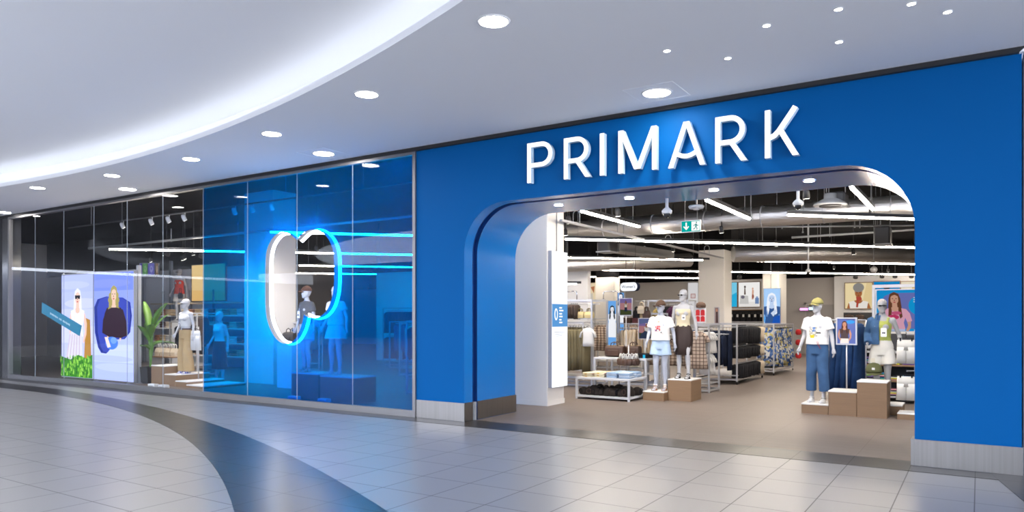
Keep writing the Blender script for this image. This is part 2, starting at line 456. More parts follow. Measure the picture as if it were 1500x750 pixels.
def lining(y0, y1, i, m):
    q = arch(i); mb = MB(); k = len(q)
    mb.add([(x, y0, z) for x, z in q] + [(x, y1, z) for x, z in q], [(j, j + 1, k + j + 1, k + j) for j in range(k - 1)], 0, True)
    return mb
ln = lining(0, .216, 0, 0); struct('portal_lining', ln, M_blue2, wf)
ln = lining(.344, 1.46, 0, 0); struct('portal_lining', ln, M_blue2, wf)
g = lining(.216, .344, -.06, 0)
for y in (.216, .344):
    q, q2 = arch(0), arch(-.06); k = len(q)
    g.add([(x, y, z) for x, z in q] + [(x, y, z) for x, z in q2], [(j, j + 1, k + j + 1, k + j) for j in range(k - 1)])
struct('shutter_groove', g, M_groove, wf)
sb = MB().box(-7.62, XL - .0045, -.012, .02, .006, .29).box(XL - .004, XL + .012, -.012, .214, .006, .292).box(XL - .004, XL + .012, .346, 1.475, .006, .292)
sb.box(XR + .0105, .3645, -.014, .02, .006, .29).box(XR - .035, XR + .01, -.014, .214, .006, .292).box(XR - .012, XR + .01, .346, 1.475, .006, .292).box(.365, .378, -.014, .3, .006, .29)
struct('baseboard_front', sb, M_steel)
tag(obj('shutter_guide', MB().box(XL - .05, XL + .004, .24, .32, .004, .285).box(XL - .03, XL + .016, .262, .298, .004, .27), M_grey),
    'grey metal shutter guide rail in the groove of the left portal jamb', 'guide rail')

# ------------------------------------------------------------------ PRIMARK sign
def stroke(mb, a, b, w, y0, y1, m=0, cut='h'):     # bar whose ends are cut horizontally
    (x0, z0), (x1, z1) = a, b
    dx, dz = x1 - x0, z1 - z0; L = math.hypot(dx, dz)
    if cut == 'h' and abs(dz) > 1e-6:
        h = w / 2 * L / abs(dz)
        mb.prism([(x0 - h, z0), (x0 + h, z0), (x1 + h, z1), (x1 - h, z1)], y0, y1, m)
    else:
        nx, nz = -dz / L * w / 2, dx / L * w / 2
        mb.prism([(x0 + nx, z0 + nz), (x0 - nx, z0 - nz), (x1 - nx, z1 - nz), (x1 + nx, z1 + nz)], y0, y1, m)
def bowl(mb, pts, w, y0, y1, m=0):                 # ribbon of constant width along a path
    L = []; Rr = []
    for i, p in enumerate(pts):
        a = pts[max(0, i - 1)]; b = pts[min(len(pts) - 1, i + 1)]
        t = Vector((b[0] - a[0], b[1] - a[1])).normalized()
        L.append((p[0] - t.y * w / 2, p[1] + t.x * w / 2)); Rr.append((p[0] + t.y * w / 2, p[1] - t.x * w / 2))
    for i in range(len(pts) - 1):
        mb.prism([L[i], L[i + 1], Rr[i + 1], Rr[i]], y0, y1, m)
def bowl_pts(xs, zt, zb, xr, n=16):                # from the stem right, round, back to the stem
    r = (zt - zb) / 2
    return [(xs, zt)] + [(xr - r + r * math.sin(PI * k / n), zb + r + r * math.cos(PI * k / n)) for k in range(n + 1)] + [(xs, zb)]
YF = -.115
def letter_geo(ch, w, h, t, y0, y1):
    mb = MB()
    if ch in 'PR':
        stroke(mb, (t / 2, 0), (t / 2, h), t, y0, y1)
        zb = h * (.435 if ch == 'P' else .43)
        bowl(mb, bowl_pts(t * .5, h - t / 2, zb, w * (.985 if ch == 'P' else .93) - t / 2), t, y0, y1)
        if ch == 'R': stroke(mb, (w - t * .62, 0), (w * .50, zb), t * .98, y0, y1)
    elif ch == 'I':
        stroke(mb, (t / 2, 0), (t / 2, h), t, y0, y1)
    elif ch == 'M':
        stroke(mb, (t / 2, 0), (t / 2, h), t, y0, y1); stroke(mb, (w - t / 2, 0), (w - t / 2, h), t, y0, y1)
        stroke(mb, (w / 2 - .01, h * .06), (t * .62, h), t, y0, y1); stroke(mb, (w / 2 + .01, h * .06), (w - t * .62, h), t, y0, y1)
    elif ch == 'A':
        stroke(mb, (t * .58, 0), (w / 2 - t * .1, h), t, y0, y1); stroke(mb, (w - t * .58, 0), (w / 2 + t * .1, h), t, y0, y1)
        c = [(w * .24 + w * .52 * k / 12, h * (.30 - .07 * math.sin(PI * k / 12))) for k in range(13)]
        bowl(mb, c, t * .9, y0, y1)
    elif ch == 'K':
        stroke(mb, (t / 2, 0), (t / 2, h), t, y0, y1)
        c = [(t * .8, h * .415), (w * .28, h * .45), (w * .42, h * .54), (w * .62, h * .73), (w * .80, h * .90), (w * .9, h)]
        bowl(mb, c, t, y0, y1)
        stroke(mb, (w - t * .58, 0), (w * .45, h * .56), t, y0, y1)
    return mb
sign = thing('shop_sign', 'large illuminated white letters reading PRIMARK on the blue wall above the arch', 'sign', (0, 0, 0))
M_ret = mat('letter_return', (.62, .78, .88), .4)
M_face = emis('letter_face', (1, 1, 1), 1.6)
for ch, xa, xb in zip('PRIMARK', (105, 280, 452, 540, 777, 1003, 1240), (226, 405, 476, 722, 955, 1155, 1402)):
    X0, X1 = atY(740 + xa / 3.26, 240, YF).x, atY(740 + xb / 3.26, 220, YF).x
    w = X1 - X0; t = .060; zb = 3.535 - (X0 + 5.5) * .012; h = .565
    if ch == 'I': w = t
    L = obj('letter', letter_geo(ch, w, h, t, YF + .004, YF + .085).xf(Matrix.Translation((X0, 0, zb))), M_ret, sign)
    f = letter_geo(ch, w, h, t, YF, YF + .0035).xf(Matrix.Translation((X0, 0, zb)))
    for sx in (w * .1, w * .5): f.box(X0 + t / 2 - .012, X0 + t / 2 + .012, YF + .086, .0, zb + h * .3, zb + h * .33, 1)
    obj('letter_face', f, [M_face, M_grey], L)

# ------------------------------------------------------------------ shop windows
JX = [-21.7, -20.297, -18.85, -17.45, -16.04, -14.655, -13.245, -11.843, -10.44, -9.035, -7.647]
def wframe(x0, x1):
    return MB().box(x0, x1, -.03, .07, 4.232, 4.285).box(x0, x1, -.035, .07, .004, .112)
w1 = struct('window_1', wframe(-21.72, -13.245), M_alu)
obj('window_jamb', MB().box(-21.72, -21.66, -.03, .07, .11, 4.235), M_alu, w1)
w2 = struct('window_2', wframe(-13.245, -7.605), M_alu)
obj('window_jamb', MB().box(-7.665, -7.605, -.03, .07, .11, 4.235), M_alu, w2)
M_glass = glass('clear_glass', (.965, .975, .985), .42)
M_glass2 = glass('blue_window_glass', (.965, .975, .985), .2)
M_joint = mat('silicone_joint', (.35, .40, .45), .3)
def panes(xs):
    mb = MB()
    for a, b in zip(xs, xs[1:]): mb.box(a + .004, b - .004, .004, .016, .112, 4.235)
    return mb
def joints(xs):
    mb = MB()
    for x in xs: mb.box(x - .0035, x + .0035, .005, .015, .112, 4.235)
    return mb
obj('glass', panes(JX[:7]), M_glass, w1); obj('joint', joints(JX[1:7]), M_joint, w1)
obj('glass', panes(JX[6:]), M_glass2, w2); obj('joint', joints(JX[7:10]), M_joint, w2)
# butterfly-shaped emblem: cut-out in the blue film, sleeve behind it and neon on the sleeve's far edge
NP = [(443.3, 352.5), (450, 345), (458, 339.2), (467.3, 336.8), (476.7, 339), (486, 346), (493, 357), (497, 370.7), (497.8, 387), (497.6, 421), (494.8, 437.3), (488.7, 453.3), (479.3, 463.2), (468.7, 466.4),
      (459.3, 464.8), (453.7, 460.8), (452, 470), (447.3, 485.3), (439.3, 499.2), (428.7, 504), (418, 501.3), (408.7, 490.7), (400.7, 473.3), (397.4, 453.3), (397.2, 426.7), (397.2, 387), (398.8, 368), (404.7, 353.3), (414, 343.2), (424.7, 340.5), (434, 344)]
YN = .155
emb = [(atY(x, y, YN).x, atY(x, y, YN).z) for x, y in NP]
def smooth_closed(pts, sharp, it=2):
    for _ in range(it):
        out = []; ns = set()
        n = len(pts)
        for i, p in enumerate(pts):
            a, b = pts[i - 1], pts[(i + 1) % n]
            if i in sharp:
                ns.add(len(out)); out.append(p)
            else:
                out.append((p[0] * .75 + a[0] * .25, p[1] * .75 + a[1] * .25)); out.append((p[0] * .75 + b[0] * .25, p[1] * .75 + b[1] * .25))
        pts, sharp = out, ns
    return pts
emb = smooth_closed(emb, {0, 15})
ne = len(emb)
def film_with_hole():
    x0, x1, z0, z1 = -13.24, -7.66, .113, 4.233
    bm = bmesh.new()
    o = [bm.verts.new((x, 0, z)) for x, z in ((x0, z0), (x1, z0), (x1, z1), (x0, z1))]
    h = [bm.verts.new((x, 0, z)) for x, z in emb]
    es = [bm.edges.new((o[i], o[(i + 1) % 4])) for i in range(4)] + [bm.edges.new((h[i], h[(i + 1) % ne])) for i in range(ne)]
    bmesh.ops.triangle_fill(bm, use_beauty=True, use_dissolve=False, edges=es)
    me = MB(); bm.verts.index_update()
    from mathutils.geometry import intersect_point_tri_2d
    def inside(p):
        c = False
        for i in range(ne):
            (xa, za), (xb, zb) = emb[i], emb[i - 1]
            if (za > p[1]) != (zb > p[1]) and p[0] < (xb - xa) * (p[1] - za) / (zb - za) + xa: c = not c
        return c
    keep = [f for f in bm.faces if not inside((f.calc_center_median().x, f.calc_center_median().z))]
    for y in (.018, .0195):
        me.add([(v.co.x, y, v.co.z) for v in bm.verts], [[v.index for v in f.verts] for f in keep])
    bm.free()
    return me
M_film = glass('blue_film', (.022, .60, 1.0), .0, ((.0, .40, 1.0), .17))
obj('blue_film', film_with_hole(), M_film, w2)
em = thing('neon_emblem', 'glowing white neon outline of a two lobed emblem behind the blue window', 'neon sign', (0, 0, 0))
sl = MB().add([(x, .022, z) for x, z in emb] + [(x, YN - .012, z) for x, z in emb], [(i, (i + 1) % ne, ne + (i + 1) % ne, ne + i) for i in range(ne)], 0, False)
obj('sleeve', sl, mat('sleeve_white', (.16, .16, .17), .7), em)
obj('neon_tube', MB().tube([(x, YN, z) for x, z in emb], .030, 8, closed=True), emis('neon', (.86, .88, 1.0), 20), em)
# small tilted plaque on the clear window
pq = thing('window_plaque', 'tilted blue plaque with a line of tiny white lettering on the clear window', 'sign', (0, 0, 0))
q = [atY(*p, -.012) for p in ((61.5, 443), (119, 477), (116, 492), (61, 458.5))]
qv = [(v.x, -.014, v.z) for v in q] + [(v.x, .003, v.z) for v in q]
obj('panel', MB().add(qv, [(0, 1, 2, 3), (7, 6, 5, 4), (0, 4, 5, 1), (1, 5, 6, 2), (2, 6, 7, 3), (3, 7, 4, 0)]), mat('plaque_blue', (.0, .20, .34), .4), pq)
lt = MB()
for i in range(22):
    f = .24 + .52 * i / 22
    if i in (9, 13): continue
    c = (Vector(qv[0]) * (1 - f) + Vector(qv[1]) * f) * .47 + (Vector(qv[3]) * (1 - f) + Vector(qv[2]) * f) * .53
    hh = .022 if i % 3 else .030
    lt.box(c.x - .012, c.x + .012, -.0165, -.0142, c.z - hh, c.z + hh * .8)
obj('lettering', lt, mat('lettering_white', (.6, .75, .8), .5), pq)

# ------------------------------------------------------------------ mall ceiling lights
def downlight(x, y, z, r, label, group, name='downlight', m=None):
    t = thing(name, label, 'ceiling light', (x, y, z), 0, group)
    ringv = MB(); n = 28
    prof = [(r * 1.16, .004), (r * 1.16, -.006), (r * 1.0, -.010), (r * .97, .0), (r * .97, .004)]
    ringv.loft([[(p * math.cos(2 * PI * j / n), p * math.sin(2 * PI * j / n), h) for j in range(n)] for p, h in prof], 0, True, False)
    obj('trim_ring', ringv, M_white, t)
    obj('lamp', MB().ell([(-.003, r * .97, r * .97), (.004, r * .97, r * .97)], 28), m or M_down, t)
    return t
ORD = ['first', 'second', 'third', 'fourth', 'fifth', 'sixth', 'seventh']
row = [(55, 275), (164, 257), (280, 233), (398, 196), (537, 138), (723, 31)]
for i, (px, py) in enumerate(row):
    p = G(px, py, CZ)
    downlight(p.x, p.y, CZ, .135, '%s round white downlight from the left in the row along the curved ceiling edge' % ORD[i], 'downlights along the curved edge')
for (px, py), lab in (((5, 311), 'round downlight close to the shopfront at the far left end, above the dark neighbour'),
                      ((187, 277), 'round downlight close to the shopfront above the clear window'),
                      ((474, 225), 'round downlight close to the shopfront above the blue window'),
                      ((962, 136), 'large round downlight in a square ceiling panel above the sign letters')):
    p = G(px, py, CZ)
    t = downlight(p.x, p.y, CZ, .165, lab, 'downlights near the shopfront')
    s = .31
    sq = MB()
    for a, b in (((-s, -s), (s, -s)), ((s, -s), (s, s)), ((s, s), (-s, s)), ((-s, s), (-s, -s))):
        sq.bar((a[0], a[1], -.001), (b[0], b[1], -.001), .008, 0, .004)
    obj('access_panel', sq, M_ceil, t)
spots = [(977, 74), (1066, 85), (1123, 37), (1229, 61), (1228, 13), (1335, 5), (1388, 17)]
for i, (px, py) in enumerate(spots):
    p = G(px, py, CZ)
    downlight(p.x, p.y, CZ, .034, '%s tiny bright ceiling spotlight counting from the left, over the right of the shopfront' % ORD[i], 'tiny ceiling spotlights', 'ceiling_spotlight', M_spot)
for i, (px, py) in enumerate([(816, 300), (923, 291), (1046, 279), (1185, 265)]):
    p = G(px, py, ZT - .008)
    downlight(p.x, .74, ZT - .006, .065, '%s round downlight from the left in the underside of the blue portal' % ORD[i], 'portal downlights', 'portal_downlight', M_down)


# ------------------------------------------------------------------ the shop shell
M_shopwall = mat('shop_wall', (.50, .47, .45), .85, spec=.2)
M_shopceil = mat('shop_ceiling', (.007, .007, .008), .9, spec=.05)
struct('ceiling_shop', MB().box(-34, 12, 1.46, 34, 4.7, 4.8), M_shopceil)
struct('ceiling_window', MB().box(-34, -7.62, .07, 1.46, 4.7, 4.8), M_shopceil)
struct('wall_bulkhead', MB().box(-34, -7.62, .02, .07, 4.29, 4.8), M_shopceil)
def rods(t, segs, r, m, name='suspension_wire'):
    for a, b in segs: obj(name, MB().tube([a, b], r, 5), m, t)
struct('wall_back', MB().box(-34, 12, 25.6, 25.9, 0, 4.7).box(-34, 12, 25.56, 25.6, 3.40, 4.7, 1), [M_shopwall, M_shopceil])
struct('wall_shop_right', MB().box(7, 7.2, 0.4, 26, 0, 4.7), M_shopwall)
struct('wall_shop_left', MB().box(-33.5, -33.3, 0.3, 26, 0, 4.7), M_shopwall)
struct('wall_pier', MB().box(-7.62, -7.50, .07, 1.46, 0, 4.34), M_white)
aw = atY(1222, 450, 25.25)
struct('wall_art', MB().box(aw.x, 7, aw.y, 25.55, 0, 3.42).box(aw.x, 7, aw.y, 25.55, 3.42, 4.7, 1), [M_white, M_shopceil])
def column(n, pl, pc, pr, Z, zt, m=M_cream, black=True):
    c = P(pc, 466, Z); x0 = atY(pl, 466, c.y).x; y1 = atX(pr, 466, c.x).y
    mb = MB().bbox(x0, c.x, c.y, y1, 0, zt, .012)
    if black: mb.box(x0 + .02, c.x - .02, c.y + .02, y1 - .02, zt, 4.7, 1)
    struct('column_%d' % n, mb, [m, M_shopceil]); return (x0, c.x, c.y, y1)
struct('column_1', MB().bbox(-7.62, -6.59, 2.45, 3.08, 0, 4.7, .012).box(-7.62, -6.583, 2.44, 3.09, 0, .09), M_cream)
col2 = column(2, 1023, 1061, 1072, 24.0, 3.88)
col3 = column(3, 1117, 1140, 1152, 28.5, 3.4)
col4 = column(4, 872, 899, 908, 26.5, 3.1)
cx4 = atY(434, 430, 3.3)
struct('column_5', MB().bbox(cx4.x - 1.1, cx4.x, 2.6, 3.3, 0, 4.7, .012), M_cream)
# partition wall with the luggage picture, and the wall behind the window display
pw = atY(1070, 430, 24.3); pe = atY(1117, 430, pw.y)
struct('wall_partition', MB().box(pw.x - .6, pe.x, pw.y, pw.y + .2, 0, 3.35).box(pw.x - .6, pe.x, pw.y, pw.y + .2, 3.35, 4.7, 1), [M_white, M_shopceil])
ww = P(258, 420, 25.5)
wx1 = atY(392, 420, ww.y).x
struct('wall_display', MB().box(-33, wx1, ww.y, ww.y + .2, 0, 3.3).box(-33, wx1, ww.y, ww.y + .2, 3.3, 4.7, 1), [M_white, M_shopceil])
struct('wall_fitting', MB().box(wx1 - .5, -10.35, 11.5, 11.7, 0, 3.32).box(wx1 - .5, -10.35, 11.5, 11.7, 3.32, 4.7, 1), [M_white, M_shopceil])
# door in the back wall
dx0, dx1 = atY(1181, 470, 25.5).x, atY(1222, 470, 25.5).x
d1 = struct('door_1', MB().box(dx0, dx1, 25.50, 25.56, 0, 2.2), mat('grey_door', (.36, .34, .33), .6))
obj('door_frame', MB().box(dx0 - .08, dx0, 25.48, 25.56, 0, 2.3).box(dx1, dx1 + .08, 25.48, 25.56, 0, 2.3).box(dx0 - .08, dx1 + .08, 25.48, 25.56, 2.2, 2.3), M_shopwall, d1)
obj('door_handle', MB().tube([(dx0 + .08, 25.5, 1.0), (dx0 + .08, 25.43, 1.0), (dx0 + .24, 25.43, 1.0)], .012), M_chrome, d1)

# ------------------------------------------------------------------ LED line lights
ZS = 3.35
def strip(p0, p1, label, w=.044, z=ZS, caps=None):
    a, b = Vector((p0[0], p0[1], z)), Vector((p1[0], p1[1], z)); mid = (a + b) / 2
    d = b - a; L = d.length; rz = math.atan2(d.y, d.x)
    t = thing('led_strip_light', label, 'strip light', mid, rz)
    obj('housing', MB().box(-L / 2 - (caps or 0), L / 2 + (caps or 0), -w / 2, w / 2, .012, .075), M_dark, t)
    lens = MB()
    k = max(1, round(L / 3)); s = L / k
    for i in range(k):
        lens.box(-L / 2 + i * s + .006, -L / 2 + (i + 1) * s - .006, -w * .46, w * .46, -.018, .012)
    obj('diffuser', lens, M_strip, t)
    m = max(2, int(L / 3) + 1)
    rods(t, [((-L / 2 + .3 + (L - .6) * i / (m - 1), 0, .07), (-L / 2 + .3 + (L - .6) * i / (m - 1), 0, 4.7 - z)) for i in range(m)], .004, M_grey)
    return t
def diag(c, x0, x1, label, caps=.0): return strip((x0, x0 + c), (x1, x1 + c), label, caps=caps)
diag(6.6, -2.72, .9, 'short diagonal LED line at upper right, closest to the portal on the right')
diag(12.85, -12.1, -7.75, 'upper LED line seen through the blue window to the right of the neon emblem')
diag(12.85, -7.70, 1.2, 'longest LED line crossing the entrance just below the green exit sign')
diag(19.5, -18.55, -16.15, 'LED line seen through the clear window above the mannequin in khaki trousers')
diag(19.5, -15.75, -10.3, 'upper LED line seen through the emblem shaped cut-out in the blue window')
diag(19.5, -10.2, -7.0, 'LED line whose dark end cap stops in front of the large square column', .22)
diag(19.5, -6.25, .6, 'LED line starting just right of the large square column')
diag(26.45, -19.0, -15.1, 'lower LED line seen through the emblem shaped cut-out in the blue window')
diag(26.45, -13.2, -8.6, 'LED line left of the large square column, third one down')
diag(26.45, -8.1, -1.3, 'lowest LED line right of the large square column, above the wall pictures')
diag(32.5, -15.0, -9.4, 'lowest LED line left of the large square column, above the hanging pill shaped sign')
for X, lab in ((-5.46, 'left of the exit sign'), (-3.39, 'right of the exit sign'), (-1.43, 'near the right end of the arch')):
    strip((X, 1.6), (X, 4.0), 'short LED line running into the shop, ' + lab)
# a few more lines deep in the shop, left part, seen only through the windows
diag(32.5, -24, -17, 'distant LED line behind the clear window display')

# ------------------------------------------------------------------ ducts and ceiling services
def duct(pts, r, label, name='air_duct', m=M_duct, seams=1.2):
    t = thing(name, label, 'duct', (0, 0, 0)); mb = MB()
    mb.tube(pts, r, 20)
    obj('pipe', mb, m, t)
    a, b = Vector(pts[0]), Vector(pts[-1]); L = (b - a).length; d = (b - a) / L
    cl_ = MB(); k = int(L / seams)
    for i in range(1, k):
        p = a + d * (i * seams)
        cl_.tube([p - d * .012, p + d * .012], r * 1.035, 20)
        obj('band', cl_, M_pipe, t); cl_ = MB()
        if i % 2: rods(t, [(p + Vector((0, 0, r)), Vector((p.x, p.y, 4.7)))], .006, M_pipe, 'hanger_rod')
    return t
y1 = 5.1
c1 = atY(826, 336, y1)
duct([(-11, 6.6, 3.72), (4, 6.6, 3.72)], .22, 'long round silver air duct crossing the entrance behind the exit sign')
duct([P(1074, 372, 21.5), P(1210, 371, 21.5), P(1345, 373, 22)], .24, 'silver foil duct behind the LED lines at right, above the wall pictures', seams=.9)
duct([P(826, 388, 22), P(1010, 381, 24)], .22, 'foil duct low behind the LED lines on the left, above the pill shaped sign')
dl = thing('rectangular_duct', 'grey rectangular duct branch slanting down left of the large column', 'duct')
obj('duct_body', MB().bar(P(898, 363, 19), P(978, 374, 21), .42, 0, .22), mat('galvanised', (.45, .44, .43), .4, .7), dl)
obj('flange', MB().bar(P(897, 362.8, 19), P(899, 363.2, 19), .48, 0, .28).bar(P(940, 368.5, 20), P(942, 369, 20), .47, 0, .27), M_pipe, dl)
def fan_box(px0, py0, px1, py1, Z, label):
    a, b = P(px0, py0, Z), P(px1, py1, Z); w = b.x - a.x
    t = thing('ceiling_fan_unit', label, 'air unit', ((a.x + b.x) / 2, a.y, b.z))
    h = a.z - b.z
    obj('casing', MB().bbox(-w / 2, w / 2, 0, .5, 0, h, .03), M_dark, t)
    obj('bracket', MB().box(-w / 2 - .02, w / 2 + .02, -.01, .5, -.03, -.002), M_grey, t)
    rods(t, [((sx * w * .45, .2, h), (sx * w * .45, .2, 4.7 - b.z)) for sx in (-1, 1)], .008, M_grey, 'hanger_rod')
    return t
fan_box(1280, 332, 1305, 357, 17, 'dark square air unit hanging at right under the ceiling')
fan_box(874, 353, 898, 368, 18, 'dark square air unit hanging at left behind the long LED line')
u = fan_box(1206, 282, 1240, 299, 12.5, 'dark square air unit above the round diffuser at upper right')
df = P(1216, 301, 12.4)
t = thing('ceiling_diffuser', 'grey cone shaped ceiling air diffuser left of the steepest short LED line', 'diffuser', (df.x, df.y, df.z))
obj('cone', MB().ell([(0, .27, .27), (.03, .26, .26), (.09, .16, .16), (.12, .10, .10), (.2, .1, .1)], 28), M_grey, t)
obj('inner_ring', MB().ell([(-.02, .17, .17), (.0, .18, .18)], 28), M_dark, t)
tr = MB().box(-7.4, -.3, 1.60, 1.86, 3.42, 3.43)
for i in range(60):
    x = -7.35 + i * .12; tr.box(x, x + .06, 1.62, 1.84, 3.412, 3.419)
tr.box(-7.4, -.3, 1.595, 1.605, 3.41, 3.47).box(-7.4, -.3, 1.855, 1.865, 3.41, 3.47)
ct = thing('cable_tray', 'perforated metal cable tray just behind the top of the portal', 'cable tray')
obj('tray', tr, M_pipe, ct)
rods(ct, [((x, 1.73, 3.43), (x, 1.73, 4.7)) for x in (-6, -3.5, -1.2)], .006, M_grey, 'hanger_rod')
tr = MB().box(-6.42, -6.36, 2.6, 12.5, 3.36, 3.40)
ct = thing('ceiling_conduit', 'thin metal conduit running back into the shop left of the exit sign', 'conduit')
obj('pipe', tr, M_pipe, ct)
for y in (3.2, 5.2, 8.0, 11.0):
    hk = MB().tube([(-6.46, y, 3.38), (-6.46, y, 3.56)] + [(-6.39 - .07 * math.cos(PI * k / 8), y, 3.56 + .07 * math.sin(PI * k / 8)) for k in range(9)] + [(-6.32, y, 3.38)], .008, 6)
    obj('hook', hk, M_grey, ct)
def pipe(p0, p1, r, label):
    t = thing('sprinkler_pipe', label, 'pipe'); a, b = Vector(p0), Vector(p1)
    obj('pipe', MB().tube([a, b], r, 10), M_grey, t)
    d = b - a
    rods(t, [(a + d * k + Vector((0, 0, -.05)), a + d * k + Vector((0, 0, .3))) for k in (.3, .7)], .012, M_grey, 'clip')
pipe(P(1160, 348, 19), P(1345, 336, 19), .03, 'thin grey sprinkler pipe passing behind the dark square unit at right')
pipe(P(1060, 333, 17), P(1345, 330, 17), .02, 'thin dark pipe under the silver duct at upper right')
pipe((-22, 2.2, 3.65), (-8.2, 2.2, 3.65), .03, 'dark horizontal pipe under the ceiling behind the clear window')
for i in range(7):
    a = P(1100 + i * 38, 320, 15 + i % 3)
    t = thing('hanging_rod', 'thin threaded rods hanging from the black shop ceiling', 'rod', (a.x, a.y, 0), 0, 'ceiling rods')
    obj('rod', MB().tube([(0, 0, 3.6), (0, 0, 4.7)], .008, 6), M_grey, t); obj('nut', MB().tube([(0, 0, 3.6), (0, 0, 3.63)], .02, 6), M_grey, t)
def camera_dome(px, py, Z, label):
    p = P(px, py, Z); t = thing('security_camera', label, 'camera', p)
    obj('mount', MB().ell([(.06, .03, .03), (.10, .022, .022), (4.7 - p.z, .022, .022)], 12), M_white, t)
    b = obj('housing', MB().ell([(-.01, .07, .07), (.03, .075, .075), (.06, .05, .05), (.075, .03, .03)], 18), M_white, t)
    obj('dome', MB().ball((0, 0, -.012), .055, .055, .06, 14, 8), mat('dark_dome', (.02, .02, .02), .1), b)
camera_dome(977, 312, 10.5, 'white dome security camera hanging left of the exit sign')
camera_dome(1169, 300, 10.5, 'white dome security camera hanging near the middle of the arch top')
camera_dome(1184, 398, 20, 'small white dome camera hanging low over the aisle before the grey back wall')
p = P(1020, 304.5, 10.6); t = thing('smoke_detector', 'flat round white detector above the exit sign', 'detector', p)
obj('base', MB().ell([(-.01, .10, .10), (.02, .115, .115), (.035, .10, .10)], 24), M_white, t)
obj('cap', MB().ell([(-.03, .04, .04), (-.01, .055, .055)], 20), M_cream, t); obj('stem', MB().tube([(0, 0, .03), (0, 0, 4.7 - p.z)], .01, 6), M_grey, t)
p = P(1280, 395, 20); t = thing('round_speaker', 'small round pale ceiling speaker above the wall pictures', 'speaker', p)
obj('shell', MB().ball((0, 0, 0), .09, .09, .09), M_pipe, t); obj('stem', MB().tube([(0, 0, .08), (0, 0, 4.7 - p.z)], .008, 6), M_grey, t)
# window spotlights on a track
ty = 1.25
tk = thing('spotlight_track', 'dark track rail under the ceiling behind the clear window', 'track')
za = atY(186, 333, ty).z
obj('rail', MB().box(-21.2, -8.6, ty - .02, ty + .02, za + .17, za + .20), M_dark, tk)
rods(tk, [((x, ty, za + .2), (x, ty, 4.7)) for x in (-20, -15, -10)], .006, M_grey, 'suspension_rod')
def track_spot(x, y, z, label, r=.05, body=M_white, lit=True, tilt=.5, group=None, zt=.17, beam=0):
    t = thing('track_spotlight', label, 'spotlight', (x, y, z), 0, group)
    Mx = Matrix.Rotation(tilt, 4, 'X')
    obj('lamp_body', MB().ell([(-.005, r, r), (.10, r * .95, r * .95), (.14, r * .6, r * .6)], 16).xf(Mx), body, t)
    obj('lens', MB().ell([(-.008, r * .85, r * .85), (.0, r * .85, r * .85)], 16).xf(Mx), emis('spot_lens', (1, .95, .88), 14) if lit else M_dark, t)
    obj('stem', MB().tube([(0, 0, .08), (0, 0, zt + .02)], .012, 6), body, t)
    if beam:
        ld = bpy.data.lights.new('spot_beam', 'SPOT'); ld.energy = beam; ld.spot_size = 1.5; ld.spot_blend = .7; ld.color = (1, .92, .82); ld.shadow_soft_size = .05
        lo = bpy.data.objects.new('spot_beam', ld); C.objects.link(lo); lo.parent = t; lo.location = (0, 0, -.03); lo.rotation_euler = (tilt, 0, 0)
for i, (px, py) in enumerate([(181, 349), (223, 344), (248, 341), (271, 339)]):
    p = atY(px, py, ty); track_spot(p.x, ty, za, '%s white spotlight from the left on the track behind the clear window' % ORD[i], group='window track spotlights', beam=260)
for i, (px, py) in enumerate([(345, 330), (371, 327), (399, 323)]):
    p = atY(px, py, ty); track_spot(p.x, ty, za, '%s spotlight from the left on the track behind the blue window' % ORD[i], group='blue window track spotlights', beam=260)
for i, (px, py) in enumerate([(1253, 407), (1292, 406), (1311, 406), (1335, 406)]):
    p = P(px, py, 29.5); track_spot(p.x, p.y, p.z, '%s small dark spotlight from the left above the wall pictures at right' % ORD[i], 0.09, M_dark, False, -.5, 'dark spotlights over the wall pictures', 4.7 - p.z)
p = P(1083, 408, 25); track_spot(p.x, p.y, p.z, 'small dark spotlight above the luggage picture', .08, M_dark, False, -.5, None, 4.7 - p.z)
for i, (px, py) in enumerate([(244, 374), (294, 377)]):
    p = P(px, py, 22); track_spot(p.x, p.y, p.z, 'dark spotlight %s the red topped mannequin' % ('up left of', 'up right of')[i], .08, M_dark, False, -.5, None, 4.7 - p.z)
p = P(268, 381, 23.5); track_spot(p.x, p.y, p.z, 'lit spotlight shining above the red topped mannequin', .07, M_dark, True, .2, None, 4.7 - p.z)

for x, y in ((-5.4, 2.9), (-2.2, 2.7), (-6.6, 3.3), (-4.6, 6.4), (-1.6, 5.3), (-7.6, 5.0), (-4.3, 10), (-7, 10), (-3, 13.6), (-6, 15), (-1.8, 20), (-4.5, 20), (-8, 18), (-9.5, 7.5), (-3, 23), (-12.2, 5.6), (-15, 4.6), (-19, 3.6), (-12, 9.2), (-16.5, 8.6), (-20.5, 4.3), (-22.5, 4.4)):
    track_spot(x, y, 3.42, 'small dark added spotlight hanging between the LED lines of the shop ceiling', .05, M_dark, True, .25, 'added spotlights between the LED lines', 1.28, 200)  # added lamps that brighten the stock so the LED lines can stay dimmer
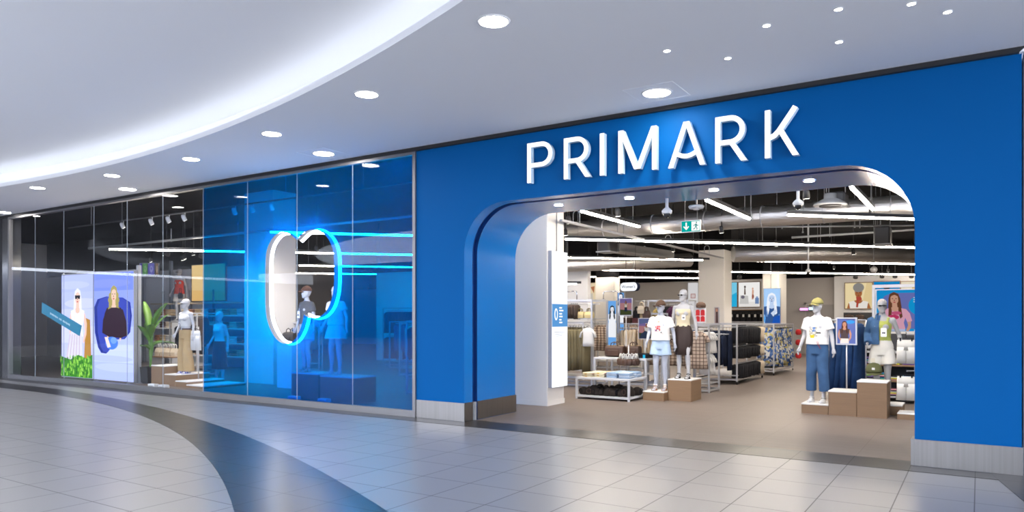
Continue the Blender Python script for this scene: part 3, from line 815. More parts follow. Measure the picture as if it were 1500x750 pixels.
# exit sign
p = P(1012, 340, 11.5); t = thing('exit_sign', 'green emergency exit sign with down arrow and running figure hanging on wires', 'exit sign', p)
w, h = .315, .185
obj('panel', MB().box(-w / 2, w / 2, 0, .02, 0, h), M_white, t)
sy = MB().box(-w / 2 + .006, -.004, -.002, 0, .008, h - .008, 0).box(.012, w / 2 - .016, -.003, -.0, .02, h - .02, 1).box(-w / 2 + .006, w / 2 - .006, -.002, 0, .008, h - .008, 0)
ax = -.075
sy.prism([(ax - .011, .155), (ax - .011, .075), (ax - .038, .10), (ax - .045, .085), (ax, .035), (ax + .045, .085), (ax + .038, .10), (ax + .011, .075), (ax + .011, .155)], -.005, -.002, 1)
rx = .08
for q in ([(rx - .008, .125), (rx + .012, .132), (rx + .018, .085), (rx - .006, .08)], [(rx - .006, .085), (rx + .01, .085), (rx + .03, .055), (rx + .022, .03), (rx + .012, .032), (rx + .016, .052)],
          [(rx + .004, .09), (rx - .008, .085), (rx - .02, .06), (rx - .045, .05), (rx - .043, .038), (rx - .012, .048)], [(rx - .006, .128), (rx - .012, .118), (rx - .032, .112), (rx - .04, .09), (rx - .032, .086), (rx - .024, .102), (rx, .11)],
          [(rx + .012, .126), (rx + .03, .105), (rx + .046, .108), (rx + .046, .097), (rx + .026, .092), (rx + .01, .112)]):
    sy.prism(q, -.006, -.003, 2)
sy.prism([(rx + .012 + .012 * math.cos(2 * PI * k / 10), .147 + .012 * math.sin(2 * PI * k / 10)) for k in range(10)], -.006, -.003, 2)
obj('pictogram', sy, [emis('exit_green', (.0, .42, .38), .9), emis('exit_white', (1, 1, 1), 1.1), mat('exit_dark', (.0, .15, .13), .5)], t)
rods(t, [((sx, .01, h), (sx, .01, 4.7 - p.z)) for sx in (-.1, .1)], .003, M_pipe)
# department sign (pill light box)
def text_mesh(s, size, depth=.002):
    cu = bpy.data.curves.new('t', 'FONT'); cu.body = s; cu.size = size; cu.align_x = 'CENTER'; cu.align_y = 'CENTER'; cu.extrude = depth
    o = bpy.data.objects.new('t', cu); C.objects.link(o); bpy.context.view_layer.update()
    me = bpy.data.meshes.new_from_object(o.evaluated_get(bpy.context.evaluated_depsgraph_get()))
    bpy.data.objects.remove(o); bpy.data.curves.remove(cu)
    me.transform(Matrix.Rotation(PI / 2, 4, 'X')); me.materials.clear(); return me
def pill(w, h, n=10):
    r = h / 2
    return [(w / 2 - r + r * math.sin(PI * k / n), r - r * math.cos(PI * k / n)) for k in range(n + 1)] + [(-w / 2 + r - r * math.sin(PI * k / n), r + r * math.cos(PI * k / n)) for k in range(n + 1)]
p = P(921, 426.5, 19); t = thing('department_sign', 'white pill shaped light box reading Women\'s hanging on two wires', 'hanging sign', p, -.25)
w, h = .56, .23
obj('casing', MB().prism(pill(w, h), 0, .12), M_navy, t)
obj('light_panel', MB().prism(pill(w - .01, h - .01), -.012, -.0005), emis('sign_panel', (.93, .96, 1), 1.15), t).location = (0, 0, .005)
o = obj('lettering', text_mesh("Women's", .115), mat('sign_ink', (.02, .03, .08), .6), t); o.location = (0, -.016, h / 2)
rods(t, [((sx, .06, h), (sx, .06, 4.7 - p.z)) for sx in (-.14, .17)], .005, M_dark)

# light box totem on the entrance column
tb = atX(800, 570, -6.585); y0, y1 = 2.47, 3.06
t = thing('store_guide_lightbox', 'tall white light box store guide on the side of the entrance column', 'light box', (-6.585, 0, 0))
zb, zt = .33, 2.83
obj('casing', MB().box(.0, .075, y0, y1, zb, zt), mat('lb_side', (.40, .41, .46), .5), t)
lp = obj('light_panel', MB().box(.0755, .08, y0 + .006, y1 - .006, zb + .006, zt - .006), emis('lightbox_white', (.95, .97, 1), 1.35), t)
sb = MB().box(.0802, .082, y0 + .006, y1 - .006, 1.44, 1.86, 0)
zc = 1.67
oval = [(y0 + .15 + .062 * math.cos(2 * PI * k / 20), zc + .11 * math.sin(2 * PI * k / 20)) for k in range(20)]
oin = [(y0 + .15 + .034 * math.cos(2 * PI * k / 20), zc + .08 * math.sin(2 * PI * k / 20)) for k in range(20)]
sb.prism(oval, .0821, .083, 1, 'yz').prism(oin, .0831, .084, 0, 'yz')
for i, (zz, ll) in enumerate(((1.79, .1), (1.74, .15), (1.68, .10), (1.63, .12), (1.57, .08), (1.52, .11))):
    sb.box(.0821, .083, y0 + .27, y0 + .27 + ll, zz - .012, zz + .012, 1)
for i in range(3):
    sb.box(.0802, .081, y0 + .08 + .03 * i, y1 - .1 - .05 * i, 1.34 - i * .035, 1.348 - i * .035, 2)
obj('print', sb, [emis('lb_blue', (.12, .36, .75), .95), emis('lb_wh', (1, 1, 1), 1.3), mat('lb_ink', (.1, .15, .3), .6)], t)
obj('power_cable', MB().tube([(.012, y0 + .30, zt), (.012, y0 + .30, 4.69)], .009, 6), M_grey, t)

# ------------------------------------------------------------------ pictures (posters, screens)
def disc(cx, cz, rx, rz=None, n=18, a0=0, a1=2 * PI):
    rz = rz or rx
    return [(cx + rx * math.cos(a0 + (a1 - a0) * k / n), cz + rz * math.sin(a0 + (a1 - a0) * k / n)) for k in range(n if a1 - a0 > 6.2 else n + 1)]
def lady(cx, cz, s, hair, skin, top, bottom=None, longhair=True, shades=False, lips='b03040', curly=False, arms=True, sleeves=False, lean=0):
    """a woman in flat shapes; (cx, cz) = chin, s = head height; list of (colour, polygon)"""
    L = []
    X = lambda x, z: (cx + (x + lean * -z * .1) * s, cz + z * s)
    q = lambda c, pts: L.append((c, [X(*p) for p in pts]))
    if longhair:
        q(hair, [(-.48, .55), (-.36, .95), (0, 1.14), (.36, .95), (.50, .5), (.58, -.5), (.52, -1.25), (.20, -1.1), (-.2, -1.15), (-.55, -1.2), (-.58, -.4)])
    if bottom:
        q(bottom, [(-.72, -2.2), (.72, -2.2), (.92, -4.6), (-.92, -4.6)])
    if arms:
        q(skin, [(-1.0, -.62), (-1.2, -1.4), (-1.15, -2.1), (-.75, -2.75), (-.62, -2.6), (-.9, -2.0), (-.8, -.8)])
        q(skin, [(1.0, -.62), (1.28, -1.4), (1.22, -2.2), (.85, -2.85), (.72, -2.7), (1.0, -2.0), (.8, -.8)])
    q(skin, [(-.2, .25), (.2, .25), (.22, -.3), (.55, -.42), (.5, -.75), (-.5, -.75), (-.55, -.42), (-.22, -.3)])
    q(top, [(-.95, -.5), (-.45, -.38), (-.25, -.62), (0, -.70), (.25, -.62), (.45, -.38), (.95, -.5), (.84, -1.2), (.66, -1.75), (.76, -2.35), (-.76, -2.35), (-.66, -1.75), (-.84, -1.2)])
    if sleeves:
        q(top, [(-.93, -.5), (-1.22, -.9), (-1.36, -1.6), (-.95, -1.7), (-.7, -1.0)]); q(top, [(.93, -.5), (1.22, -.9), (1.36, -1.6), (.95, -1.7), (.7, -1.0)])
    L.append((skin, [X(*p) for p in disc(0, .47, .36, .5)]))
    q(hair, [(-.40, .52), (-.38, .9), (-.15, 1.08), (.15, 1.08), (.38, .9), (.42, .52), (.30, .72), (.05, .86), (-.2, .78), (-.33, .62)])
    if longhair:
        for sg in (-1, 1):
            q(hair, [(sg * .30, .8), (sg * .46, .5), (sg * .52, -.3), (sg * .60, -1.2), (sg * .40, -1.4), (sg * .26, -.8), (sg * .34, .1)])
            if curly:
                for k in range(6): L.append((hair, [X(*p) for p in disc(sg * (.5 + .08 * (k % 2)), .4 - k * .33, .17, .2, 10)]))
    if shades:
        q('0a0a0c', [(-.38, .62), (.38, .62), (.34, .36), (.08, .36), (0, .48), (-.08, .36), (-.34, .36)])
    else:
        for sg in (-1, 1): L.append(('2a1a14', [X(*p) for p in disc(sg * .15, .5, .06, .04, 8)]))
    L.append((lips, [X(*p) for p in disc(0, .16, .11, .045, 10)]))
    q('8a5a48', [(-.03, .4), (.03, .4), (.05, .28), (-.05, .28)])
    return L
def clip_shapes(shapes, w, h):
    out = []
    for c, poly in shapes:
        for ax, lim, sg in ((0, -w / 2 + .004, 1), (0, w / 2 - .004, -1), (1, .004, 1), (1, h - .004, -1)):
            res = []
            for i, p in enumerate(poly):
                a = poly[i - 1]; pa, pp = (a[ax] - lim) * sg >= 0, (p[ax] - lim) * sg >= 0
                if pa != pp:
                    t = (lim - a[ax]) / (p[ax] - a[ax]); res.append((a[0] + t * (p[0] - a[0]), a[1] + t * (p[1] - a[1])))
                if pp: res.append(p)
            poly = res
            if len(poly) < 3: break
        if len(poly) >= 3: out.append((c, poly))
    return out
from mathutils.geometry import tessellate_polygon
def picture_mesh(shapes, w, h, emit=0., bg=None):
    """flat artwork: layered polygons 0.3 mm apart facing -y"""
    mb = MB(); mats = []; idx = {}
    def slot(c):
        if c not in idx:
            idx[c] = len(mats)
            mats.append(emis('print_' + c, c, emit) if emit else mat('print_' + c, c, .6, spec=.2))
        return idx[c]
    if bg: mb.add([(-w / 2, 0, 0), (w / 2, 0, 0), (w / 2, 0, h), (-w / 2, 0, h)], [(0, 1, 2, 3)], slot(bg))
    for k, (c, poly) in enumerate(clip_shapes(shapes, w, h)):
        y = -.0003 * (k + 1)
        tri = tessellate_polygon([[Vector((p[0], p[1], 0)) for p in poly]])
        mb.add([(p[0], y, p[1]) for p in poly], [tuple(t) for t in tri], slot(c))
    return mb, mats
def poster(name, label, loc, rz, w, h, shapes, bg, emit=0., frame=M_pipe, fw=.02, th=.035, pole=None, cat='poster', group=None, feet=None):
    t = thing(name, label, cat, loc, rz, group)
    obj('frame', MB().box(-w / 2 - fw, w / 2 + fw, .002, th, -fw, h + fw).box(-w / 2 - fw, w / 2 + fw, -.012, .002, -fw, 0).box(-w / 2 - fw, w / 2 + fw, -.012, .002, h, h + fw)
        .box(-w / 2 - fw, -w / 2, -.012, .002, 0, h).box(w / 2, w / 2 + fw, -.012, .002, 0, h), frame, t)
    mb, ms = picture_mesh(shapes, w, h, emit, bg)
    obj('picture', mb, ms, t)
    if pole: obj('pole', MB().tube([(0, th / 2, -fw), (0, th / 2, -pole)], .012, 8), M_pipe, t)
    if feet: obj('foot', MB().bbox(-.12, .12, -.08, .12, -pole, -pole + .012, .004), M_pipe, t)
    return t
def sky(w, h, cols):
    k = len(cols); return [(c, [(-w / 2, h * i / k), (w / 2, h * i / k), (w / 2, h * (i + 1) / k), (-w / 2, h * (i + 1) / k)]) for i, c in enumerate(cols)]

# ------------------------------------------------------------------ mannequins
def limb(mb, pts, rad, n=14):
    mb.tube(pts, rad, n)
    mb.ball(pts[0], *( [rad[0] if not isinstance(rad[0], tuple) else rad[0][0]] * 3), 12, 8)
def hand(mb, wr, d, side, n=8):
    """palm, four fingers and a thumb hanging from wrist wr along direction d; side = +1 for the arm at +x"""
    wr = Vector(wr); d = Vector(d).normalized(); f = Vector((0, -1, 0)); f = (f - d * f.dot(d)).normalized(); o = d.cross(f).normalized() * 1.0
    pal = wr + d * .075
    mb.tube([wr - d * .01, wr + d * .025, wr + d * .055, wr + d * .088], [(.018, .02), (.014, .030), (.014, .036), (.012, .036)] if abs(o.x) < 2 else .02, 12)
    for i, (off, ln) in enumerate(((.027, .070), (.009, .080), (-.009, .074), (-.027, .058))):
        b = wr + d * .08 + f * off
        inn = Vector((-side, 0, 0))
        mb.tube([b - d * .02, b + d * ln * .45 + inn * .004, b + d * ln * .8 + inn * .016, b + d * ln + inn * .026], [.0095, .009, .0085, .007], n)
    b = wr + d * .025 + f * .028
    mb.tube([b - f * .015, b + f * .018 + d * .025, b + f * .024 + d * .052, b + f * .02 + d * .07], [.012, .0105, .0095, .008], n)
def body(pose):
    """slender shop mannequin 1.78 m tall facing -y; pose gives the arms, legs and head turn"""
    mb = MB()
    mb.ell([(.86, .13, .095, .005), (.90, .155, .108, .008), (.95, .168, .113, .01), (1.0, .160, .106, .006), (1.06, .137, .09, 0), (1.12, .118, .080, 0), (1.17, .119, .081, 0), (1.23, .132, .090, -.004),
            (1.29, .143, .104, -.014), (1.33, .148, .103, -.012), (1.38, .156, .092, 0), (1.42, .165, .080, .008), (1.45, .150, .066, .012), (1.475, .10, .056, .014), (1.50, .062, .052, .012), (1.53, .050, .05, .008), (1.58, .047, .049, 0), (1.62, .04, .045, -.005)], 28)
    for sg in (-1, 1): mb.ball((sg * .065, -.085, 1.30), .058, .05, .055, 12, 8)
    yaw = pose.get('yaw', 0); Mh = Matrix.Translation((0, -.005, 1.66)) @ Matrix.Rotation(yaw, 4, 'Z')
    hd = MB()
    hd.ell([(-.115, .018, .02, -.062), (-.105, .036, .040, -.045), (-.085, .050, .062, -.025), (-.055, .062, .080, -.008), (-.02, .069, .090, 0), (.02, .074, .097, .004), (.06, .074, .096, .008), (.09, .062, .082, .012), (.11, .044, .058, .014), (.122, .02, .028, .015)], 24)
    hd.ball((0, -.092, -.028), .011, .016, .024, 10, 6); hd.ball((0, -.092, .022), .05, .012, .010, 10, 6)
    hd.ball((0, -.081, -.066), .024, .010, .010, 10, 6)
    for sg in (-1, 1): hd.ball((sg * .072, .008, -.012), .008, .018, .030, 8, 6)
    hd.xf(Mh); mb.v, off = mb.v, len(mb.v)
    mb.add(hd.v, hd.f, 0, True)
    for sg, key in ((-1, 'la'), (1, 'ra')):                 # la = arm at -x (picture left when facing the camera)
        e, w = pose.get(key, ((sg * .235, .02, 1.15), (sg * .262, -.03, .93)))
        sh = (sg * .165, .006, 1.415)
        limb(mb, [sh, (sh[0] * .55 + e[0] * .45, sh[1] * .55 + e[1] * .45, sh[2] * .55 + e[2] * .45), e, tuple(.6 * Vector(e) + .4 * Vector(w)), w], [.050, .040, .034, .033, .022], 14)
        hand(mb, w, Vector(w) - Vector(e), sg)
    for sg, key in ((-1, 'll'), (1, 'rl')):
        k, a, fy = pose.get(key, ((sg * .085, -.012, .49), (sg * .092, .012, .085), 0))
        mb.tube([(sg * .082, .01, .93), (sg * .084, .004, .84), (sg * .084, .0, .70), (k[0], k[1] + .004, k[2] + .07), k, (k[0], k[1] + .022, k[2] - .12), ((k[0] + a[0]) / 2, (k[1] + a[1]) / 2 + .02, .27), (a[0], a[1], a[2] + .06), (a[0], a[1], a[2] - .02)],
                [(.088, .098), (.088, .094), .076, .056, .051, .052, .045, .031, .032], 16)
        x, y = a[0], a[1]
        mb.loft([[(x + q * math.cos(2 * PI * j / 12), y + yy, zz + hh * math.sin(2 * PI * j / 12)) for j in range(12)] for yy, zz, q, hh in ((.045, .032, .014, .02), (.03, .035, .027, .033), (-.02, .045, .03, .042), (-.08, .034, .036, .028), (-.13, .02, .040, .016), (-.165, .015, .026, .011), (-.178, .014, .01, .006))])
    return remesh(mb, .0075, 2, 'mannequin_body')
BODIES = {}
POSES = {
    'plain': {},
    'stand': {'la': ((-.225, .03, 1.15), (-.275, -.05, .95)), 'ra': ((.235, .02, 1.15), (.27, -.02, .93)), 'rl': ((.10, -.05, .49), (.115, -.03, .085), 0), 'yaw': -.35},
    'front': {'la': ((-.245, .05, 1.17), (-.25, -.09, .98)), 'ra': ((.25, .04, 1.16), (.285, .0, .93)), 'll': ((-.085, -.05, .49), (-.1, -.02, .085), 0)},
    'bent': {'la': ((-.24, .07, 1.18), (-.20, -.14, 1.02)), 'ra': ((.25, .06, 1.17), (.30, -.01, .95)), 'yaw': .2},
}
def get_body(p):
    if p not in BODIES: BODIES[p] = body(POSES[p])
    return BODIES[p]
GARM = {}
def garment_mesh(key, fn, voxel=.011, smooth=3):
    if key not in GARM:
        mb = MB(); fn(mb); GARM[key] = remesh(mb, voxel, smooth, key)
    return GARM[key].copy()
def arm_pts(pose, sg):
    e, w = POSES[pose].get('la' if sg < 0 else 'ra', ((sg * .235, .02, 1.15), (sg * .262, -.03, .93)))
    return Vector((sg * .165, .006, 1.415)), Vector(e), Vector(w)
def leg_pts(pose, sg):
    k, a, _ = POSES[pose].get('ll' if sg < 0 else 'rl', ((sg * .085, -.012, .49), (sg * .092, .012, .085), 0))
    return Vector((sg * .082, .01, .90)), Vector(k), Vector(a)
def tee(pose, hem=.98, loose=.03, sl=.62):
    def f(mb):
        wob = lambda a, z: 1 + .03 * math.sin(5 * a + z * 9) * max(0, (1.25 - z)) * 2
        mb.ell([(hem, .165 + loose, .118 + loose), (hem + .05, .16 + loose, .115 + loose), (1.12, .15 + loose, .105 + loose), (1.22, .152 + loose, .112 + loose, -.005), (1.32, .160 + loose * .7, .118 + loose * .5, -.01), (1.40, .172 + loose * .3, .096 + loose * .3, .0), (1.445, .155, .078, .01), (1.478, .098, .066, .012), (1.488, .075, .062, .01)], 28, rip=wob)
        for sg in (-1, 1):
            s, e, w = arm_pts(pose, sg); m = s.lerp(e, sl)
            mb.tube([s + Vector((-sg * .04, 0, .015)), s, s.lerp(e, .3), m], [.055, .068, .072, .078], 16)
    return f
def trousers(pose, cuff=.14, hip=.012, knee=.085, cr=.10, top=1.06):
    def f(mb):
        mb.ell([(.83, .14 + hip, .11 + hip, .005), (.88, .163 + hip, .115 + hip, .008), (.95, .172 + hip, .117 + hip, .008), (1.0, .164 + hip, .110 + hip, .005), (top, .142 + hip, .096 + hip)], 28)
        for sg in (-1, 1):
            h, k, a = leg_pts(pose, sg)
            z = lambda t: k.lerp(a, t)
            tz = (k.z - cuff) / (k.z - a.z)
            mb.tube([h, h.lerp(k, .35), h.lerp(k, .7), k + Vector((sg * .012, 0, 0)), k.lerp(a, tz * .5) + Vector((sg * .015, .01, 0)), k.lerp(a, tz) + Vector((sg * .015, .01, 0))], [(.098, .105), .10, .094, knee, (knee + cr) / 2, cr], 18)
    return f
def shorts(pose, z0=.66, flare=.118):
    def f(mb):
        mb.ell([(.82, .15, .115, .005), (.88, .172, .122, .008), (.95, .18, .124, .008), (1.0, .172, .116, .005), (1.08, .140, .098)], 28)
        for sg in (-1, 1):
            h, k, a = leg_pts(pose, sg); t = (h.z - z0) / (h.z - k.z)
            mb.tube([h, h.lerp(k, t * .5) + Vector((sg * .012, 0, 0)), h.lerp(k, t) + Vector((sg * .022, 0, 0))], [(.10, .108), (.108, .112), flare], 18)
    return f
def skirt(z0=.45, flare=.2):
    mb = MB()
    rip = lambda a, z: 1 + .06 * math.sin(9 * a) * max(0, min(1, (1.0 - z) * 2.2))
    mb.ell([(z0, flare, flare * .8), (z0 + .15, flare * .97, flare * .78), (.75, .19, .14), (.88, .185, .13, .008), (.95, .178, .124, .008), (1.02, .158, .108), (1.08, .134, .094)], 40, rip=rip)
    return mb
def cap_parts(parent, M, mc, mbk=None, face=0.):
    Mh = Matrix.Translation((0, -.005, 1.66)) @ Matrix.Rotation(face, 4, 'Z')
    d = MB().ell([(.035, .090, .112, .004), (.06, .091, .112, .005), (.095, .080, .098, .008), (.125, .056, .068, .012), (.14, .028, .034, .013), (.146, .01, .012, .013)], 22).ball((0, .013, .148), .01, .01, .006, 8, 5)
    c = obj('cap', d.xf(M @ Mh if M else Mh), mc, parent)
    pts = []
    for k in range(13):
        a = PI + PI * k / 12
        pts.append((.082 * math.cos(a), -.05 + .15 * math.sin(a) if True else 0))
    br = MB()
    rings = []
    for k in range(13):
        a = -PI * k / 12
        x = .080 * math.cos(a); y = -.06 + .125 * math.sin(a)
        yi = -.045 + .075 * math.sin(a)
        z = .040 - .022 * abs(math.cos(a)) ** 2 + .0
        rings.append([(x, y, z - .016), (x, y, z - .010), (x * .98, yi, z + .004), (x * .98, yi, z - .002)])
    br.loft(rings, 0, True)
    obj('brim', br.xf(M @ Mh if M else Mh), mbk or mc, c)
    return c
def sandals(parent, pose, m, wedge=0.):
    for sg in (-1, 1):
        h, k, a = leg_pts(pose, sg); x, y = a.x, a.y
        mb = MB().prism([(x + u, y + v) for u, v in ((-.036, .045), (-.02, .06), (.02, .06), (.036, .045), (.034, -.06), (.045, -.12), (.03, -.18), (0, -.192), (-.03, -.18), (-.045, -.12), (-.034, -.06))], -.016, .006, plane='xy')
        for yy, r, hh in ((-.11, .046, .040), (-.055, .042, .066)):
            mb.tube([(x + r * math.cos(PI * j / 8), y + yy, .0 + hh * math.sin(PI * j / 8)) for j in range(9)], .011, 6)
        mb.tube([(x + .037 * math.cos(PI * j / 10), y + .01 - .05 * math.sin(PI * j / 10), .075 + .02 * math.sin(PI * j / 10)) for j in range(11)], .008, 6)
        obj('sandal', mb, m, parent)
def shades(parent, face=0.):
    Mh = Matrix.Translation((0, -.005, 1.66)) @ Matrix.Rotation(face, 4, 'Z'); mb = MB()
    for sg in (-1, 1):
        mb.prism([(sg * .034 + .028 * math.cos(2 * PI * j / 12), .002 + .016 * math.sin(2 * PI * j / 12)) for j in range(12)], -.108, -.100)
        mb.bar((sg * .064, -.098, .004), (sg * .078, .02, .006), .006)
    mb.bar((-.012, -.104, .006), (.012, -.104, .006), .006)
    obj('sunglasses', mb.xf(Mh), mat('shade_black', (.01, .01, .01), .15), parent)
def belt(parent, z, rx, ry, m, h=.018):
    b = obj('belt', MB().ell([(z - h, rx, ry), (z + h, rx, ry)], 28, caps=False).ell([(z - h, rx - .006, ry - .006), (z + h, rx - .006, ry - .006)], 28, caps=False), m, parent)
    obj('buckle', MB().box(-.022, .022, -ry - .008, -ry + .004, z - h * 1.1, z + h * 1.1), M_chrome, b)
def price_card(parent, x, y, z, w=.085, h=.12):
    c = obj('price_card', MB().prism([(x + u * w / 2, z + v * h / 2) for u, v in ((-1, -.85), (-.85, -1), (.85, -1), (1, -.85), (1, .85), (.85, 1), (-.85, 1), (-1, .85))], y - .004, y), mat('card_white', (.85, .85, .85), .6), parent)
    obj('price', MB().box(x - w * .25, x - w * .02, y - .0055, y - .0042, z - .022, z + .004).box(x + w * .03, x + w * .26, y - .0055, y - .0042, z - .022, z + .004), M_bk, c)
def mannequin(label, loc, rz, pose, m=M_mann, sc=1.0, hide=None):
    t = thing('mannequin', label, 'mannequin', loc, rz); t.scale = (sc, sc, sc)
    me = get_body(pose).copy(); obj('body', me, m, t)
    return t

# ------------------------------------------------------------------ garments on rails
def hang_profile(kind, w, l, th, fold=3, seed=0):
    """a garment on a hanger, broad side in xz, hook at the origin, hanging down"""
    mb = MB(); rr = random.Random(seed); n = 24
    if kind == 'pants': prof = [(-.06, .40, .5), (-.09, .5, .8), (-.3, .48, 1), (-.7, .46, 1), (-1, .45, .9)]
    elif kind == 'top': prof = [(-.05, .16, .5), (-.07, .30, .7), (-.14, .5, 1), (-.3, .5, 1), (-.6, .46, 1), (-1, .5, .9)]
    elif kind == 'dress': prof = [(-.04, .14, .5), (-.06, .26, .7), (-.1, .40, 1), (-.25, .36, 1), (-.42, .32, 1), (-.7, .44, 1.1), (-1, .52, 1.2)]
    else: prof = [(-.06, .36, .6), (-.12, .40, .9), (-.4, .46, 1), (-1, .54, 1.1)]
    ph = rr.random() * 6; rings = []
    for z, a, b in prof:
        ring = []
        for j in range(n):
            t = 2 * PI * j / n; k = 1 + (.35 if z < -.2 else .1) * math.sin(fold * 2 * math.cos(t) * 2 + ph + z * 2)
            ring.append((w * a * math.copysign(abs(math.cos(t)) ** .7, math.cos(t)), th * .5 * b * k * math.sin(t), l * z))
        rings.append(ring)
    mb.loft(rings)
    return mb
HOOK = None
def hanger_mesh(w):
    return MB().tube([(0, 0, -.055), (0, 0, -.01)] + [(.018 - .018 * math.cos(PI * k / 6), 0, .0 + .018 * math.sin(PI * k / 6)) for k in range(7)], .004, 6).tube([(-w * .42, 0, -.085), (-w * .2, 0, -.062), (0, 0, -.052), (w * .2, 0, -.062), (w * .42, 0, -.085)], .007, 6)
PROTO = {}
def hang_row(kind, m, p0, p1, n, w, l, th, name, label, cat, group, rz, hanger=M_bk, jit=.25):
    """n garments along the rail from p0 to p1 (rail height), each a copy of one prototype"""
    p0, p1 = Vector(p0), Vector(p1)
    for i in range(n):
        loc = p0.lerp(p1, (i + .5) / n)
        v = i % 3
        key = (kind, m.name, w, l, th, v, hanger.name)
        lo = (loc.x, loc.y, loc.z - .0)
        a = rz + R.uniform(-jit, jit) * .3
        if key not in PROTO:
            t = thing(name, label, cat, lo, a, group)
            obj('garment', hang_profile(kind, w, l, th, 3 + v, i), m, t); obj('hanger', hanger_mesh(w), hanger, t)
            PROTO[key] = t
        else:
            dup(PROTO[key], lo, a, label, group, (R.uniform(.9, 1.08), R.uniform(.85, 1.1), R.uniform(.9, 1.07)))
def flat_top(w, l, sleeve=.5, dress=False, flare=.0):
    """a shirt on a hanger seen from the front: body and short sleeves"""
    mb = MB()
    mb.ell([(-l, w * (.5 + flare), .055), (-l * .8, w * (.48 + flare * .7), .06), (-l * .5, w * .45, .06), (-l * .28, w * .47, .06), (-.09, w * .46, .05), (-.055, w * .30, .04), (-.04, w * .16, .03)], 28, rip=lambda a, z: 1 + .05 * math.sin(8 * a) * (-z / l))
    for sg in (-1, 1):
        mb.tube([(sg * w * .30, 0, -.10), (sg * w * .50, 0, -.15), (sg * w * .60, 0, -.16 - .22 * sleeve)], [w * .16, w * .19, w * .22], 12, flat=.42)
    return mb

# ------------------------------------------------------------------ plinths
M_top = mat('plinth_white', (.72, .71, .69), .6)
def plinth(label, x0, x1, y0, y1, h, m=M_wood, sill=False):
    t = thing('display_plinth', label, 'plinth', ((x0 + x1) / 2, (y0 + y1) / 2, 0)); w, d = (x1 - x0) / 2, (y1 - y0) / 2
    obj('body', MB().bbox(-w, w, -d, d, .0, h - .022, .004), m, t)
    obj('top_panel', MB().bbox(-w - .004, w + .004, -d - .004, d + .004, h - .0215, h, .004), M_top, t)
    if sill: obj('base_panel', MB().bbox(-w - .07, w + .07, -d - .07, d + .05, .0, .012, .003), M_top, t)
    return t
plinth('low wooden plinth under the mannequin in white tee and pale denim shorts', -5.52, -5.09, 4.32, 4.90, .18)
plinth('wooden plinth under the mannequin in cream bandeau top and brown skirt', -5.085, -4.62, 4.52, 5.12, .42)
plinth('low wooden plinth under the mannequin in green cap and blue jeans', -2.515, -2.095, 3.95, 4.45, .17)
plinth('middle height wooden plinth carrying the small poster stand', -2.09, -1.665, 3.93, 4.45, .405)
plinth('tallest wooden plinth in front of the mannequin with the denim jacket', -1.66, -1.225, 3.92, 4.42, .585)
plinth('low wooden plinth behind the tallest plinth, under the mannequin with the denim jacket', -1.66, -1.06, 4.46, 5.0, .17)

# ------------------------------------------------------------------ mannequins at the entrance
M_teeA = pattern_mat('tee_pink_print', 'print', [(.78, .77, .75), (-.02, 1.235, .055, .055, 'c04a52', .47), (-.035, 1.20, .05, .02, '6a3a70', .5), (0, 1.37, .03, .012, 'b0805a', .45)])
M_teeB = pattern_mat('tee_yellow_print', 'print', [(.80, .79, .77), (-.03, 1.22, .07, .085, 'b9b4a2', .46), (-.015, 1.26, .03, .04, '5c7fb8', .5), (-.045, 1.14, .035, .03, 'd9c832', .4), (.06, 1.20, .035, .012, '3a3a3a', .45)])
# left group
x, y = -5.27, 4.62
t = mannequin('pale mannequin in white printed tee, pale denim shorts and brown cap', (x, y, .18), .1, 'front', mat('mannequin_blue_grey', (.42, .45, .53), .5), .985)
obj('tee_shirt', garment_mesh('tee_front', tee('front', 1.0)), M_teeA, t)
obj('shorts', garment_mesh('shorts_front', shorts('front', .70)), M_denimp, t)
belt(t, 1.035, .172, .128, mat('belt_snake', (.10, .075, .045), .5, noise=.5, nscale=40))
cap_parts(t, None, mat('cap_brown', (.10, .055, .035), .8), None, -.5)
sandals(t, 'front', M_tan); price_card(t, .055, -.158, 1.17, .05, .05)
obj('sock', MB().ell([(.03, .034, .036, -.02 + .0, -.1), (.06, .036, .04, -.02, -.1), (.13, .037, .038, -.01, -.1)], 12).ell([(.03, .034, .036, -.02, .092), (.06, .036, .04, .0, .092), (.13, .037, .038, .012, .092)], 12), M_tee, t)
x, y = -4.88, 4.82
t = mannequin('pale mannequin in cream bandeau top, sheer brown skirt and black heels', (x, y, .42), .05, 'stand', M_mann, .98)
def bandeau(mb): mb.ell([(1.03, .150, .106), (1.10, .132, .092), (1.17, .131, .092), (1.25, .146, .104, -.005), (1.31, .158, .124, -.018), (1.36, .163, .112, -.012), (1.385, .163, .100, -.004)], 30, rip=lambda a, z: 1 + .012 * math.sin(22 * a))
obj('bandeau_top', garment_mesh('bandeau', bandeau, .009, 1), mat('cream_knit', (.68, .60, .42), .9, noise=.1), t)
obj('skirt', skirt(.47, .165), mat('sheer_brown', (.032, .017, .014), .6, noise=.3), t)
sandals(t, 'stand', M_bk); shades(t, -.35); price_card(t, .05, -.150, 1.22, .075, .10)
